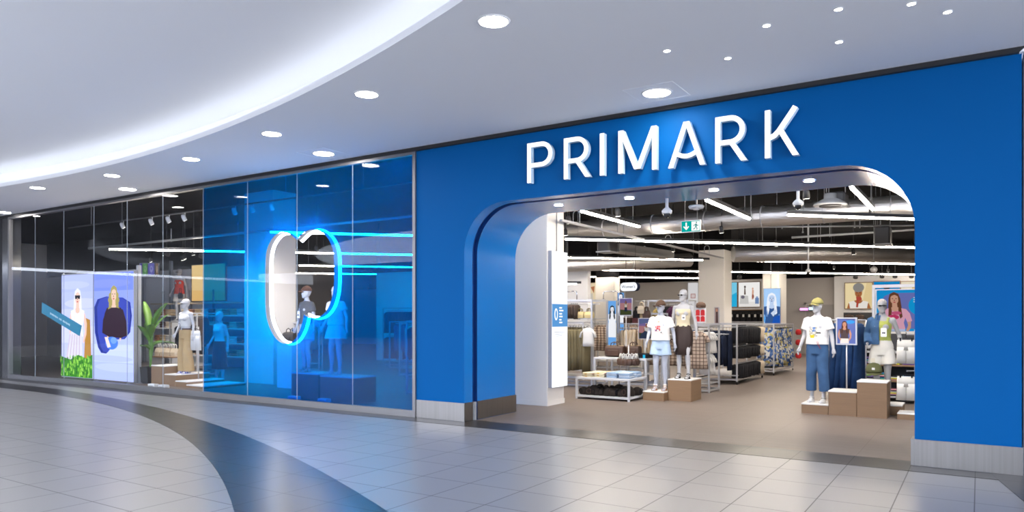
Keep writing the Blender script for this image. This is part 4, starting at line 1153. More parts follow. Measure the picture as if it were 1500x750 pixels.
# right group
x, y = -2.31, 4.20
t = mannequin('pale mannequin in white tee with yellow print, green cap and wide blue jeans', (x, y, .17), -.12, 'stand', M_mann, .985)
obj('tee_shirt', garment_mesh('tee_stand', tee('stand', 1.0, .026, .60)), M_teeB, t)
obj('jeans', garment_mesh('jeans_stand', trousers('stand', .20, .012, .086, .086)), M_denim, t)
cap_parts(t, None, mat('cap_green', (.30, .27, .09), .85), None, -.35)
sandals(t, 'stand', M_tee)
obj('charm_cord', MB().tube([(.03, -.135, 1.06), (.05, -.145, 1.0), (.09, -.14, .93)], .004, 6).tube([(.05, -.14, 1.06), (.075, -.145, .98), (.10, -.13, .93)], .004, 6), mat('cord_red', (.25, .02, .03), .6), t)
x, y = -1.375, 4.72
t = mannequin('bald mannequin with half a denim jacket over a green tank top and cream shorts', (x, y, .17), -.1, 'bent', mat('mannequin_grey_b', (.36, .355, .35), .5), .985)
def tank(mb):
    mb.ell([(.99, .158, .112), (1.06, .146, .100), (1.12, .132, .092), (1.2, .136, .096), (1.29, .152, .116, -.012), (1.34, .154, .114, -.012), (1.39, .142, .096, -.002), (1.415, .10, .076, .01)], 30)
    for sg in (-1, 1): mb.tube([(sg * .085, -.075, 1.38), (sg * .095, -.03, 1.455), (sg * .095, .03, 1.465), (sg * .085, .07, 1.38)], [(.03, .012)] * 4, 10)
obj('tank_top', garment_mesh('tank', tank, .009, 2), mat('lime_jersey', (.40, .43, .10), .9, noise=.12), t)
obj('shorts', garment_mesh('shorts_bent', shorts('bent', .66, .122)), mat('cream_denim', (.66, .63, .56), .9, noise=.08), t)
def half_jacket(mb):
    prof = [(1.0, .185, .145), (1.1, .178, .140), (1.2, .175, .138), (1.3, .180, .142, -.008), (1.38, .185, .122), (1.43, .172, .098, .01), (1.47, .115, .075, .012), (1.50, .07, .062, .012)]
    rings = []
    for z, rx, ry, *c in prof:
        cy = c[0] if c else 0; ring = []
        for k in range(17):
            a = PI * .56 + PI * .90 * k / 16; ring.append((rx * math.cos(a), cy + ry * math.sin(a) * 1.0, z))
        for k in range(17):
            a = PI * .56 + PI * .90 * (16 - k) / 16; ring.append(((rx - .022) * math.cos(a), cy + (ry - .022) * math.sin(a), z))
        rings.append(ring)
    mb.loft(rings)
    s, e, w = arm_pts('bent', -1)
    mb.tube([s + Vector((.03, 0, .01)), s, s.lerp(e, .5), e, e.lerp(w, .5), w], [.06, .074, .072, .066, .062, .058], 16)
    mb.tube([(-.06, -.085, 1.42), (-.085, -.05, 1.50), (-.07, .03, 1.525), (-.02, .075, 1.52)], [(.012, .035)] * 4, 10)
obj('denim_jacket', garment_mesh('half_jacket', half_jacket, .011, 2), M_denim, t)
shades(t, .2); price_card(t, .055, -.150, 1.21, .09, .15)
capt = thing('cap', 'olive green cap hanging before the thighs of the mannequin with the denim jacket', 'cap', (-1.475, 4.5, .69))
cr = obj('crown', MB().ell([(.0, .125, .085), (.05, .13, .09), (.11, .11, .078), (.15, .07, .05), (.165, .02, .015)], 22), mat('cap_olive', (.10, .105, .04), .85, noise=.2), capt)
obj('brim', MB().loft([[(.115 * math.cos(-PI * k / 12), -.02 + .11 * math.sin(-PI * k / 12), dz - .03 * math.sin(PI * k / 12)) for k in range(13)] for dz in (-.012, .004)], caps=True), CACHE.get('x') or mat('cap_olive', (.10, .105, .04), .85, noise=.2), capt)
obj('emblem', MB().box(-.022, .022, -.094, -.088, .05, .085), M_tee, capt)
obj('tag', MB().box(-.045, .02, -.04, -.036, .17, .24), mat('tag_cream', (.6, .55, .42), .6), capt)

# ------------------------------------------------------------------ small poster stands
blue1, lil = '4d6fb4', '6878b4'
poster('poster_stand', 'framed poster on a thin pole above the middle plinth, woman in brown vest on blue', (-1.855, 4.20, 1.155 + .02), -.08, .285, .415,
       [('2f86c8', disc(.06, .36, .07, .03))] + lady(-.03, .285, .085, '4a2a1c', 'b98468', '4a3c3c', 'd8cfc4'), '5464a0', pole=.755)
p = G(1238, 575, .405)
# ------------------------------------------------------------------ low tables with folded stock
M_lam = mat('table_grey', (.52, .53, .56), .45)
def table(label, x0, x1, y0, y1, h, shelf=None):
    t = thing('display_table', label, 'table', ((x0 + x1) / 2, (y0 + y1) / 2, 0)); w, d = (x1 - x0) / 2, (y1 - y0) / 2; b = .04
    obj('table_top', MB().bbox(-w, w, -d, d, h - .04, h, .006), M_lam, t)
    for sx in (-1, 1):
        for sy in (-1, 1): obj('leg', MB().box(sx * (w - b / 2) - b / 2, sx * (w - b / 2) + b / 2, sy * (d - b / 2) - b / 2, sy * (d - b / 2) + b / 2, .0, h - .041), M_lam, t)
    if shelf: obj('lower_shelf', MB().bbox(-w + .001, w - .001, -d + .001, d - .001, shelf - .035, shelf, .005), M_lam, t)
    return t
table('low grey display table with folded tops, in front by the entrance column', -6.76, -5.60, 3.86, 4.72, .43, .075)
table('taller grey display table with brown bags, behind the low table', -6.85, -5.66, 4.85, 5.75, .775)
def folded(name, label, group, n0, pos, w, d, layers, ms, cat='folded clothes', th=.022):
    for k, (x, y, z) in enumerate(pos):
        t = thing(name, label, cat, (x, y, z), R.uniform(-.08, .08), group)
        for i in range(layers):
            dx, dy = R.uniform(-.01, .01), R.uniform(-.01, .01)
            q = MB().loft([[(dx + sx * w / 2 * k2, dy + sy * d / 2 * k2, i * th + zz) for sx, sy in ((-1, -.8), (-.9, -1), (.9, -1), (1, -.8), (1, .8), (.9, 1), (-.9, 1), (-1, .8))] for zz, k2 in ((.001, .94), (th * .35, 1.0), (th * .75, .99), (th * .98, .9))])
            obj('garment', q, ms[(i + k) % len(ms)], t)
M_ctee = pattern_mat('tee_colour_block', 'stripe', [(.72, .66, .48), (.72, .66, .48), (.35, .08, .12), (.06, .10, .22), (.68, .62, .45), (.55, .35, .10)], 3.2)
M_sden = pattern_mat('striped_shirting', 'stripe', [(.30, .42, .58), (.62, .68, .75), (.24, .36, .54), (.6, .66, .72)], 24)
folded('folded_tee', 'folded cream tops with colour blocks on the left of the low table', 'folded cream tops', 3, [(-6.55, 4.1, .43), (-6.30, 4.12, .43), (-6.52, 4.45, .43), (-6.28, 4.47, .43)], .22, .28, 4, [M_ctee, mat('cream_jersey', (.66, .60, .44), .9)])
folded('folded_shirt', 'folded blue striped shirts on the right half of the low table', 'folded striped shirts', 3, [(-6.03, 4.1, .43), (-5.77, 4.1, .43), (-6.02, 4.45, .43), (-5.76, 4.45, .43)], .23, .3, 5, [M_sden, mat('washed_denim', (.26, .38, .55), .9, noise=.2), M_sden])
def slipper_bag(label, x, y, z, rz, k):
    t = thing('fur_bag', label, 'bag', (x, y, z), rz, 'dark furry bags on the lower shelf')
    rip = [1 + .12 * math.sin(k * 3 + j) for j in range(6)]
    obj('bag_body', MB().ell([(0, .085, .065), (.03, .105 * rip[0], .085), (.08, .10, .08 * rip[1]), (.125, .075 * rip[2], .055), (.15, .03, .025)], 14, rip=lambda a, zz: 1 + .10 * math.sin(6 * a + k)), mat('dark_fur', (.022, .015, .011), .9, noise=.7, nscale=25, bump=.6), t)
    obj('ring', MB().tube([(.045 * math.cos(2 * PI * j / 12), -.085, .08 + .045 * math.sin(2 * PI * j / 12)) for j in range(12)], .008, 6, closed=True), M_brown if k % 2 else M_bk, t)
PB = None
for k in range(24):
    i, j = k % 8, k // 8
    pos = (-6.64 + i * .132 + R.uniform(-.02, .02), 4.02 + j * .22, .076 + (.0)); rz = R.uniform(-.5, .5)
    if k < 3: slipper_bag('dark furry bag with a ring on the lower shelf of the low table', *pos, rz, k); 
    else:
        src = [o for o in C.objects if o.name.startswith('fur_bag') and o.parent is None][k % 3]
        q_ = R.uniform(.8, 1.25); dup(src, pos, rz * 3, None, None, (q_, q_ * R.uniform(.8, 1.1), q_ * R.uniform(.75, 1.25)))
# brown duffel bags on the taller table
def duffel(label, x, y, z, w, h, d, rz=0, m=M_brown, group=None, handles=True, cat='bag', name='duffel_bag'):
    t = thing(name, label, cat, (x, y, z), rz, group)
    b = MB(); rings = []
    for u, k in ((-1, .86), (-.97, .95), (-.6, 1), (0, 1.02), (.6, 1), (.97, .95), (1, .86)):
        rings.append([(u * w / 2, d / 2 * k * math.copysign(abs(math.cos(2 * PI * j / 20)) ** .6, math.cos(2 * PI * j / 20)), h / 2 + h / 2 * k * math.copysign(abs(math.sin(2 * PI * j / 20)) ** .6, math.sin(2 * PI * j / 20)) + (1 - k) * 0) for j in range(20)])
    obj('bag_body', b.loft(rings), m, t)
    obj('pocket', MB().bbox(-w * .28, w * .28, -d / 2 - .018, -d / 2 + .02, h * .15, h * .62, .008), m, t)
    obj('zip', MB().tube([(-w * .45, 0, h * 1.0), (0, 0, h * 1.012), (w * .45, 0, h * 1.0)], .008, 6), M_khaki, t)
    if handles:
        for sy in (-1, 1): obj('handle', MB().tube([(-w * .2, sy * d * .32, h * .92), (-w * .17, sy * d * .3, h * 1.22), (0, sy * d * .28, h * 1.34), (w * .17, sy * d * .3, h * 1.22), (w * .2, sy * d * .32, h * .92)], .010, 8), m, t)
    return t
duffel('large brown duffel bag at the left end of the taller table', -6.50, 5.2, .775, .42, .24, .24)
duffel('smaller brown shoulder bag beside the duffel bag on the taller table', -6.14, 5.32, .775, .30, .24, .2)
for i, (xx, m, lab) in enumerate(((-5.93, M_beige, 'small cream box'), (-5.83, M_olive, 'folded olive top'))):
    pass
tray = thing('accessory_tray', 'flat black tray with pink and blue labels at the right end of the taller table', 'tray', (-5.85, 5.2, .775))
obj('tray', MB().bbox(-.17, .17, -.2, .2, 0, .035, .006).bbox(-.16, .16, -.19, .19, .036, .09, .02), M_bk, tray)
obj('label', MB().box(-.10, -.06, -.2045, -.201, .0, .06, 0).box(.05, .10, -.2045, -.201, .0, .07, 1), [mat('pink_label', (.65, .06, .35), .5), mat('cyan_label', (.0, .35, .6), .5)], tray)
rk = thing('bag_carousel', 'round grey stand with a ring of small brown bags beside the taller table', 'stand', (-6.02, 4.78, .43))
obj('pole', MB().tube([(0, 0, 0), (0, 0, .62)], .013, 8), M_pipe, rk)
obj('ring', MB().tube([(.17 * math.cos(2 * PI * j / 24), .17 * math.sin(2 * PI * j / 24), .38) for j in range(24)], .008, 6, closed=True).bar((-.17, 0, .38), (.17, 0, .38), .01).bar((0, -.17, .38), (0, .17, .38), .01), M_pipe, rk)
obj('base', MB().ell([(0.001, .12, .12), (.012, .12, .12), (.02, .04, .04)], 20), M_pipe, rk)
hk = thing('small_bag', 'small brown pouch with white striped strap hanging around the round stand', 'bag', (-6.02, 4.78, .43), 0, 'pouches on the round stand')
obj('pouch', MB().ell([(.21, .03, .05, 0, .19), (.24, .045, .065, 0, .19), (.31, .05, .065, 0, .19), (.345, .035, .05, 0, .19)], 12), M_brown, hk)
obj('strap', MB().tube([(.19, -.05, .34), (.175, -.02, .42), (.17, .0, .44), (.175, .02, .42), (.19, .05, .34)], .010, 6), M_tee, hk)
for k in range(1, 12): dup(hk, (-6.02, 4.78, .43), 2 * PI * k / 12)

# ------------------------------------------------------------------ racks
def rack(label, x0, x1, y0, y1, h, rails=(), shelves=(), m=M_pipe, b=.035, uprights=True, casters=False, name='clothes_rack', top=True):
    t = thing(name, label, 'rack', ((x0 + x1) / 2, (y0 + y1) / 2, 0)); w, d = (x1 - x0) / 2, (y1 - y0) / 2
    f = MB(); z0 = .07 if casters else .0
    for sx in (-1, 1):
        for sy in (-1, 1): obj('post', MB().box(sx * (w - b / 2) - b / 2, sx * (w - b / 2) + b / 2, sy * (d - b / 2) - b / 2, sy * (d - b / 2) + b / 2, z0, h), m, t)
        if casters:
            for sy in (-1, 1): obj('caster', MB().tube([(sx * (w - .02) - .012, sy * (d - .02), .035), (sx * (w - .02) + .012, sy * (d - .02), .035)], .034, 14), M_bk, t)
    for z in ((z0 + .03, h - b) if top else (z0 + .03,)):
        f = MB(); f.box(-w + b, w - b, -d, -d + b, z, z + b).box(-w + b, w - b, d - b, d, z, z + b).box(-w, -w + b, -d + b, d - b, z, z + b).box(w - b, w, -d + b, d - b, z, z + b)
        obj('top_frame' if z > h / 2 else 'base_frame', f, m, t)
    for z in shelves: obj('shelf', MB().bbox(-w + b, w - b, -d + b, d - b, z - .02, z, .004), m, t)
    for ax, off, z in rails:
        if ax == 'x': obj('rail', MB().tube([(-w + .01, off, z), (w - .01, off, z)], .014, 8), M_pipe, t)
        else: obj('rail', MB().tube([(off, -d + .01, z), (off, d - .01, z)], .014, 8), M_pipe, t)
    return t
# first rack on the aisle: plaid shirt in front, cream tops on the side
rack('grey frame rack with the plaid shirt hung on its front, nearest on the aisle', -5.75, -4.82, 6.28, 7.02, 1.46, [('x', -.30, 1.36), ('y', .30, 1.36), ('y', .36, .86)], (.2,))
rx = atY(1023, 500, 6.30).x
def shirt_on_hanger(label, x, y, z, rz, w, l, m, name='hanging_shirt', sleeve=.5, flare=.0, cat='shirt', group=None):
    t = thing(name, label, cat, (x, y, z), rz, group)
    obj('garment', flat_top(w, l, sleeve, flare=flare), m, t); obj('hanger', hanger_mesh(w), M_bk, t); return t
M_plaid = pattern_mat('plaid_cloth', 'plaid', [(.58, .46, .36), (.10, .055, .05)], 13)
shirt_on_hanger('cream and brown plaid shirt hanging on the front of the nearest aisle rack', rx, 6.18, 1.36, .05, .42, .84, M_plaid, flare=.08)
for k in range(4): shirt_on_hanger('cream printed top hanging on the aisle side of the nearest rack', -4.96, 6.42 + k * .13, 1.34, .05 + .05 * k, .24, .50, M_tee, 'hanging_blouse', .3, .05, 'blouse', 'cream tops on the nearest aisle rack')
for k in range(3): shirt_on_hanger('white short top hanging lower on the aisle side of the nearest rack', -4.96, 6.42 + k * .15, .86, .05, .25, .48, M_tee, 'hanging_blouse', .3, .04, 'blouse', 'lower white tops on the nearest aisle rack')
hang_row('top', M_denimd, (-5.65, 6.5, 1.36), (-5.2, 6.5, 1.36), 6, .36, .5, .07, 'hanging_blouse', 'dark blue top hanging inside the nearest aisle rack', 'blouse', 'dark tops in the nearest aisle rack', PI / 2)
# second rack: navy skirts in front, dark fluffy tops on the aisle side in three tiers
rack('grey rack of black and navy clothes on the aisle, second from the entrance', -5.95, -4.86, 8.55, 11.0, 1.47, [('x', -1.15, 1.38), ('y', .42, 1.40), ('y', .46, .92), ('y', .50, .5)], (.22,), casters=True)
hang_row('pants', M_navy, (-5.62, 8.45, 1.36), (-4.98, 8.45, 1.36), 8, .30, .95, .10, 'hanging_skirt', 'long navy skirt on a gold hanger, front of the second aisle rack', 'skirt', 'navy skirts on the second aisle rack', PI / 2, M_khaki)
hang_row('top', M_navy, (-5.66, 8.22, 1.22), (-5.05, 8.22, 1.22), 8, .34, .70, .09, 'hanging_dress', 'short navy dress on the lower front bar of the second aisle rack', 'dress', 'navy dresses on the second aisle rack', PI / 2, M_pipe)
obj_bar = thing('front_bar', 'short grey hanging bar with navy dresses on the front of the second aisle rack', 'bar', (-5.35, 8.22, 1.22))
obj('bar', MB().tube([(-.36, 0, 0), (.36, 0, 0)], .013, 8), M_pipe, obj_bar); [obj('arm', MB().bar((sx, 0, 0), (sx, .33, .0), .02), M_pipe, obj_bar) for sx in (-.34, .34)]
M_fluff = mat('black_fluff', (.012, .012, .015), .95, noise=.7, nscale=30, bump=.8)
for z, l, n, lab in ((1.40, .42, 12, 'upper'), (.92, .30, 12, 'middle'), (.50, .36, 12, 'bottom')):
    hang_row('top', M_fluff, (-4.93, 8.75, z), (-4.93, 10.5, z), n, .30, l, .12, 'hanging_blouse', 'fluffy black top on the %s tier of the second aisle rack' % lab, 'blouse', 'black tops on the %s tier of the second aisle rack' % lab, .12)
    hang_row('top', M_beige, (-4.93, 10.52, z), (-4.93, 10.9, z), 3, .30, l, .1, 'hanging_blouse', 'pale beige top at the far end of the %s tier of the second aisle rack' % lab, 'blouse', 'beige tops on the %s tier of the second aisle rack' % lab, .12)
# third rack: floral dresses
rack('grey wheeled rack of blue and yellow floral dresses, third on the aisle', -5.55, -4.78, 11.9, 14.4, 1.44, [('y', .12, 1.38), ('y', -.2, 1.38)], (.2,), casters=True)
M_flor = pattern_mat('floral_cloth', 'floral', [(.60, .60, .56), (.05, .12, .34), (.55, .47, .16), (.62, .62, .6), (.10, .19, .42), (.03, .05, .12)], 17)
hang_row('dress', M_flor, (-5.0, 11.95, 1.38), (-5.0, 14.3, 1.38), 16, .62, 1.12, .12, 'hanging_dress', 'blue and yellow floral dress hanging on the third aisle rack', 'dress', 'floral dresses on the third aisle rack', .15)
for k, (z, lab) in enumerate(((1.26, 'top'), (.95, 'middle'), (.55, 'lowest'))):
    t = thing('hanging_pouch', '%s of the three red pouches at the far end of the floral rack' % lab, 'pouch', (-4.60, 14.2, z))
    obj('pouch', MB().ell([(-.17, .05, .04), (-.12, .09, .05), (-.03, .08, .05), (.0, .03, .02)], 14), M_red, t); obj('loop', MB().tube([(0, 0, 0), (-.08, 0, .05), (-.14, 0, .03)], .006, 6), M_pipe, t)

# ------------------------------------------------------------------ right side: shelving, posters, denim rail, shorts stand
ys = 6.35
sx0, sx1 = atY(1254, 540, ys).x, 0.35
zs = [atY(1300, y, ys).z for y in (580, 557, 534, 515)]
un = thing('shelving_unit', 'shelving unit of folded bright tops behind the tallest plinth', 'shelves', ((sx0 + sx1) / 2, ys + .25, 0))
hw = (sx1 - sx0) / 2
obj('back_panel', MB().box(-hw, hw, .20, .24, .0, 1.30), M_dark, un)
for i, z in enumerate(zs):
    obj('shelf', MB().bbox(-hw, hw, -.25, .199, z - .03, z, .004), [M_pipe, M_wood, M_wood, M_pipe][i], un)
for sx in (-1, 1): obj('side_panel', MB().box(sx * hw - .012, sx * hw + .012, -.24, .24, 0, 1.30), M_grey, un)
brights = [mat('neon_yellow', (.62, .60, .02), .8), mat('bright_white', (.7, .7, .7), .8), M_bk, mat('violet', (.22, .12, .42), .8), mat('leaf_green', (.12, .35, .06), .8), mat('sky', (.05, .30, .55), .8), M_navy, mat('rose', (.6, .25, .3), .8)]
for r_, z in enumerate(zs[:3]):
    n = 9
    for i in range(n):
        x = sx0 + .12 + i * (sx1 - sx0 - .2) / n
        ms = [brights[(i * 3 + r_ + k) % len(brights)] for k in range(4)]
        folded('folded_jersey', 'folded bright and black tops on the %s shelf behind the tallest plinth' % ['bottom', 'middle', 'upper wooden'][r_], 'folded tops on the %s shelf at right' % ['bottom', 'middle', 'upper'][r_], 1, [(x + .05, ys + .16, z)], .2, .26, 4 + (i + r_) % 3, ms)
for i in range(4):
    x = sx0 + .02 + i * .075
    shirt_on_hanger('white short sleeved top hanging above the shelves behind the small poster stand', x, ys + .1 - .0, 1.44, PI / 2 - .5, .26, .42, M_tee, 'hanging_shirt', .2, .03, 'shirt', 'white tops above the shelves at right')
rl = thing('wall_rail', 'grey rail above the shelving unit carrying white tops', 'rail', (0, ys + .1, 1.44))
obj('rail', MB().tube([(sx0 - .04, 0, 0), (sx0 + .34, 0, 0)], .014, 8), M_pipe, rl)
for sx in (sx0 - .03, sx0 + .33): obj('bracket', MB().bar((sx, 0, .0), (sx, .155, 0), .02).bar((sx, .155, -.14), (sx, .155, .02), .03), M_pipe, rl)
bl, br_ = atY(1284, 480, 7.2), atY(1360, 480, 7.2)
bw, bz0, bz1 = br_.x - bl.x, atY(1300, 485, 7.2).z, atY(1300, 425, 7.2).z
bh = bz1 - bz0
pb = poster('large_poster', 'large lilac poster in a blue border, woman in pink tee, top right of the shelves', ((bl.x + br_.x) / 2, 7.2, bz0), 0, bw, bh,
       [('6d78bd', [(-bw / 2 + .07, .05), (bw / 2 - .03, .05), (bw / 2 - .03, bh - .06), (-bw / 2 + .26, bh - .06), (-bw / 2 + .14, bh - .12), (-bw / 2 + .07, bh - .25)]),
        ('159fe0', disc(.30, bh * .62, .19))] + lady(-.13, bh * .66, .21, '6b4430', 'd3a188', 'e3a9bf', 'b9c4e6', sleeves=True, lean=.6) +
       [('c23a66', disc(-.15, bh * .34, .10, .05)), ('c85a80', disc(-.10, bh * .44, .09, .035))] + [('e8ecf6', [(.20, bh * (.80 - .05 * i)), (.38, bh * (.80 - .05 * i)), (.38, bh * (.82 - .05 * i)), (.20, bh * (.82 - .05 * i))]) for i in range(3)] +
       [('ffffff', [(.22, bh * .60), (.24, bh * .60), (.24, bh * .65), (.22, bh * .65)]), ('ffffff', [(.27, bh * .60), (.285, bh * .60), (.32, bh * .655), (.25, bh * .655), (.25, bh * .64), (.30, bh * .64)])], '1a9ade', .75)
obj('top_bar', MB().box(-bw / 2 - .08, bw / 2 + .1, .0, .06, bh + .05, bh + .11).box(-bw / 2 - .08, -bw / 2 - .03, .0, .06, -bz0 + .002, bh + .05), M_pipe, pb)
pw_ = .78
# lit pictures on the wall
def wall_pic(name, label, x0, x1, yb, yt, Y, shapes_fn, bg, emit=.8, frame=M_wood, fw=.03):
    a, b = atY(x0, yb, Y), atY(x1, yb, Y); w = b.x - a.x; z0, z1 = a.z, atY(x0, yt, Y).z
    return poster(name, label, ((a.x + b.x) / 2, Y, z0), 0, w, z1 - z0, shapes_fn(w, z1 - z0), bg, emit, frame, fw, .05)
AY = aw.y - .06
wall_pic('wall_picture', 'square lit wall picture of a grey haired woman with a red scarf', 1238, 1277.5, 452, 415, AY,
         lambda w, h: [('e8cf9a', [(w * .1, 0), (w / 2, 0), (w / 2, h), (w * .3, h)])] + lady(.0, h * .44, h * .36, 'a8a49e', 'a9693f', 'efe9e0', None, False, lips='8a3028') + [('8d8a86', disc(-.0, h * .82, h * .2, h * .18)), ('b0493c', [(-.10, h * .46), (.10, h * .46), (.14, h * .34), (.02, h * .3), (-.02, h * .04), (-.10, h * .05), (-.07, h * .3)])], 'f3dfae', .85)
wall_pic('wall_picture', 'blue wall picture mostly hidden behind the large lilac poster', 1280, 1318, 452, 413, AY, lambda w, h: [('1c2a3a', disc(0, h * .8, w * .14, h * .1)), ('5fb4e6', disc(.1, h * .4, w * .3, h * .2))], '1893d8', .7)
wall_pic('wall_picture', 'cream wall picture at the right edge of the entrance, behind the large lilac poster', 1320, 1358, 452, 413, AY, lambda w, h: [('e0c07a', disc(.1, h * .7, w * .2, h * .2))], 'f6ecd0', .8)
a, b = atY(1236, 469, AY - .25), atY(1279, 469, AY - .25)
ns = thing('bag_shelf', 'dark niche shelf with brown bags under the picture of the grey haired woman', 'shelf', ((a.x + b.x) / 2, aw.y - .001, a.z))
w2_ = (b.x - a.x) / 2 + .05
obj('shelf_board', MB().bbox(-w2_ - .3, w2_, -.30, .0, -.04, 0, .006), M_beige, ns)
obj('back_panel', MB().box(-w2_, w2_, -.02, .0, .001, .33), M_dark, ns)
for i in range(2): duffel('%s brown handbag on the dark niche shelf under the wall picture' % ('left', 'right')[i], a.x + .2 + i * .42, AY - .16, a.z, .34, .2, .14)
# denim dresses behind the middle plinth
hang_row('dress', M_denimd, (-2.17, 4.95, 1.56), (-1.72, 4.95, 1.56), 5, .52, 1.22, .13, 'hanging_dress', 'long blue denim dress hanging behind the small poster stand', 'dress', 'denim dresses behind the small poster stand', PI / 2 - .35)
dr = thing('dress_rail', 'grey freestanding rail holding the blue denim dresses', 'rail', (-1.95, 4.95, 0))
obj('rail', MB().tube([(-.3, 0, 1.565), (.3, 0, 1.565)], .013, 8), M_pipe, dr)
for sx in (-.3, .3):
    obj('post', MB().tube([(sx, 0, .02), (sx, 0, 1.565)], .013, 8), M_pipe, dr); obj('foot', MB().bbox(sx - .03, sx + .03, -.22, .22, .0, .02, .004), M_pipe, dr)
# white shorts on the stand beside the right jamb
st = thing('shorts_stand', 'grey pole stand on a low wooden base at the right edge of the entrance', 'stand', (-.90, 4.2, 0))
obj('base', MB().bbox(-.19, .35, -.22, .22, .0, .085, .006), M_wood, st); obj('base_top', MB().bbox(-.19, .35, -.22, .22, .0855, .10, .004), M_top, st)
obj('pole', MB().tube([(.05, 0, .1), (.05, 0, 1.42)], .016, 10), M_pipe, st)
for z in (1.34, .76): obj('arm', MB().tube([(.05, 0, z), (-.06, -.02, z), (-.06, -.12, z)], .009, 8), M_pipe, st)
def shorts_mesh(w, l):
    mb = MB(); rp = lambda a, z: 1 + .05 * math.sin(6 * a + z * 5)
    mb.ell([(-.105, w * .47, .016), (-.135, w * .47, .020), (-.14, w * .485, .024), (-.27, w * .50, .034)], 28, pw=.6)
    for sg in (-1, 1): mb.ell([(-.22, w * .245, .033, 0, sg * w * .25), (-.30, w * .25, .036, 0, sg * w * .252), (-l, w * .27, .042, 0, sg * w * .275)], 24, rip=rp, pw=.6)
    return mb
for z, lab in ((1.36, 'upper'), (.78, 'lower')):
    t = thing('hanging_shorts', '%s pair of cream shorts hanging on the stand by the right jamb' % lab, 'shorts', (-.97, 4.06, z), .1)
    obj('garment', shorts_mesh(.26, .48), mat('cream_denim', (.66, .63, .56), .9, noise=.08), t)
    obj('hanger', MB().tube([(0, 0, .02), (0, 0, -.07)], .006, 6).bar((-.11, 0, -.075), (.11, 0, -.075), .010), M_bk, t)
    for sx in (-.08, .08): obj('clip', MB().box(sx - .011, sx + .011, -.026, .02, -.125, -.075), M_bk, t)

# ------------------------------------------------------------------ middle distance
lx0, lx1 = atY(1082, 430, pw.y).x, atY(1113, 430, pw.y).x
def luggage(w, h):
    L = [('e9e6e2', [(-w / 2, 0), (w / 2, 0), (w / 2, h * .2), (-w / 2, h * .2)])]
    L += [('c9c7c4', [(-w * .45, h * .12), (-w * .02, h * .12), (-w * .05, h * .45), (-w * .42, h * .48)]), ('6f6a78', disc(-w * .3, h * .4, w * .09, h * .07)), ('4a3a34', disc(-w * .2, h * .82, w * .045, h * .05)), ('5a463c', [(-w * .24, h * .5), (-w * .16, h * .5), (-w * .18, h * .78), (-w * .23, h * .76)]),
          ('d8a58c', [(w * .12, h * .3), (w * .2, h * .3), (w * .22, h * .68), (w * .14, h * .7)]), ('d8a58c', disc(w * .17, h * .74, w * .04, h * .045)), ('9a5a4a', disc(w * .18, h * .42, w * .05, h * .09)), ('6f89b4', [(w * .28, h * .12), (w * .46, h * .12), (w * .46, h * .36), (w * .28, h * .36)]), ('8aa2c8', [(w * .32, h * .36), (w * .42, h * .36), (w * .42, h * .42), (w * .32, h * .42)])]
    return L
wall_pic('wall_picture', 'white lit wall picture of suitcases and travellers beyond the aisle racks', 1082, 1113, 449.5, 414, pw.y - .06, luggage, 'f7f5f3', .9)
wall_pic('wall_picture', 'narrow cyan wall picture just right of the large square column', 1066, 1079.5, 449.5, 414, pw.y - .06, lambda w, h: [('7cd4f2', [(-w / 2, h * .4), (w / 2, h * .6), (w / 2, h), (-w / 2, h)])], '2ab4e4', .85)
lz = atY(1090, 471, pw.y - .4).z
ls = thing('luggage_shelf', 'dark wall unit of black bags under the picture of suitcases', 'shelves', ((lx0 + lx1) / 2, pw.y - .25, 0))
lw_ = (lx1 - lx0) / 2 + .35
obj('back_panel', MB().box(-lw_, lw_, .2, .24, 0.0, lz + .52), M_dark, ls)
for z in (lz - .35, lz, lz + .54): obj('shelf', MB().bbox(-lw_, lw_, -.22, .199, z - .035, z, .004), M_wood if z > lz else M_pipe, ls)
for sx in (-1, 1): obj('side_panel', MB().box(sx * lw_ - .03, sx * lw_ + .03, -.22, .24, 0, lz + .54), M_beige, ls)
for i in range(6):
    x = lx0 - .22 + i * .26
    t = thing('black_bag', 'black bag with a white tag standing under the picture of suitcases', 'bag', (x, pw.y - .28, lz), 0, 'black bags under the suitcase picture')
    obj('bag_body', MB().bbox(-.11, .11, -.09, .09, 0, .34, .02), M_bk, t); obj('handle', MB().tube([(-.05, 0, .335), (-.05, 0, .42), (.05, 0, .42), (.05, 0, .335)], .01, 6), M_bk, t)
    obj('tag', MB().box(-.03, .05, -.096, -.0905, .2, .32), M_tee, t)
# column screen
c3x0, c3x1 = atY(1119, 440, col3[2] - .08), atY(1143, 440, col3[2] - .08)
def portrait(w, h):
    L = [('a9d0fa', [(-w / 2, h * .45), (w / 2, h * .45), (w / 2, h), (-w / 2, h)]), ('8fc0f6', [(-w / 2, h * .2), (w / 2, h * .2), (w / 2, h * .5), (-w / 2, h * .5)])]
    L += lady(-.02 * w, h * .60, h * .25, 'eef2fb', 'bcd0ee', '35588f', None, True, lips='4a68a8', sleeves=True)
    L += [('c9d8ee', [(-.05, h * .3), (w * .22, h * .42), (w * .28, h * .34), (.05, h * .2)]), ('1f54b0', [(.0, 0), (w / 2, 0), (w / 2, h * .25), (w * .1, h * .18)]), ('5f84bc', [(-w * .4, h * .2), (-w * .3, h * .42), (-w * .24, h * .2)])]
    return L
t = wall_pic('column_screen', 'tall glowing blue portrait screen on the column behind the floral rack', 1119, 1143, 474, 423, col3[2] - .08, portrait, '5aa8f0', 1.0, M_grey, .015)
obj('cable', MB().tube([(-.05, .03, 1.4), (-.05, .03, 3.0)], .012, 6), M_grey, t)
p0, p1 = atY(1008, 452, 25.5), atY(1022.5, 414, 25.5)
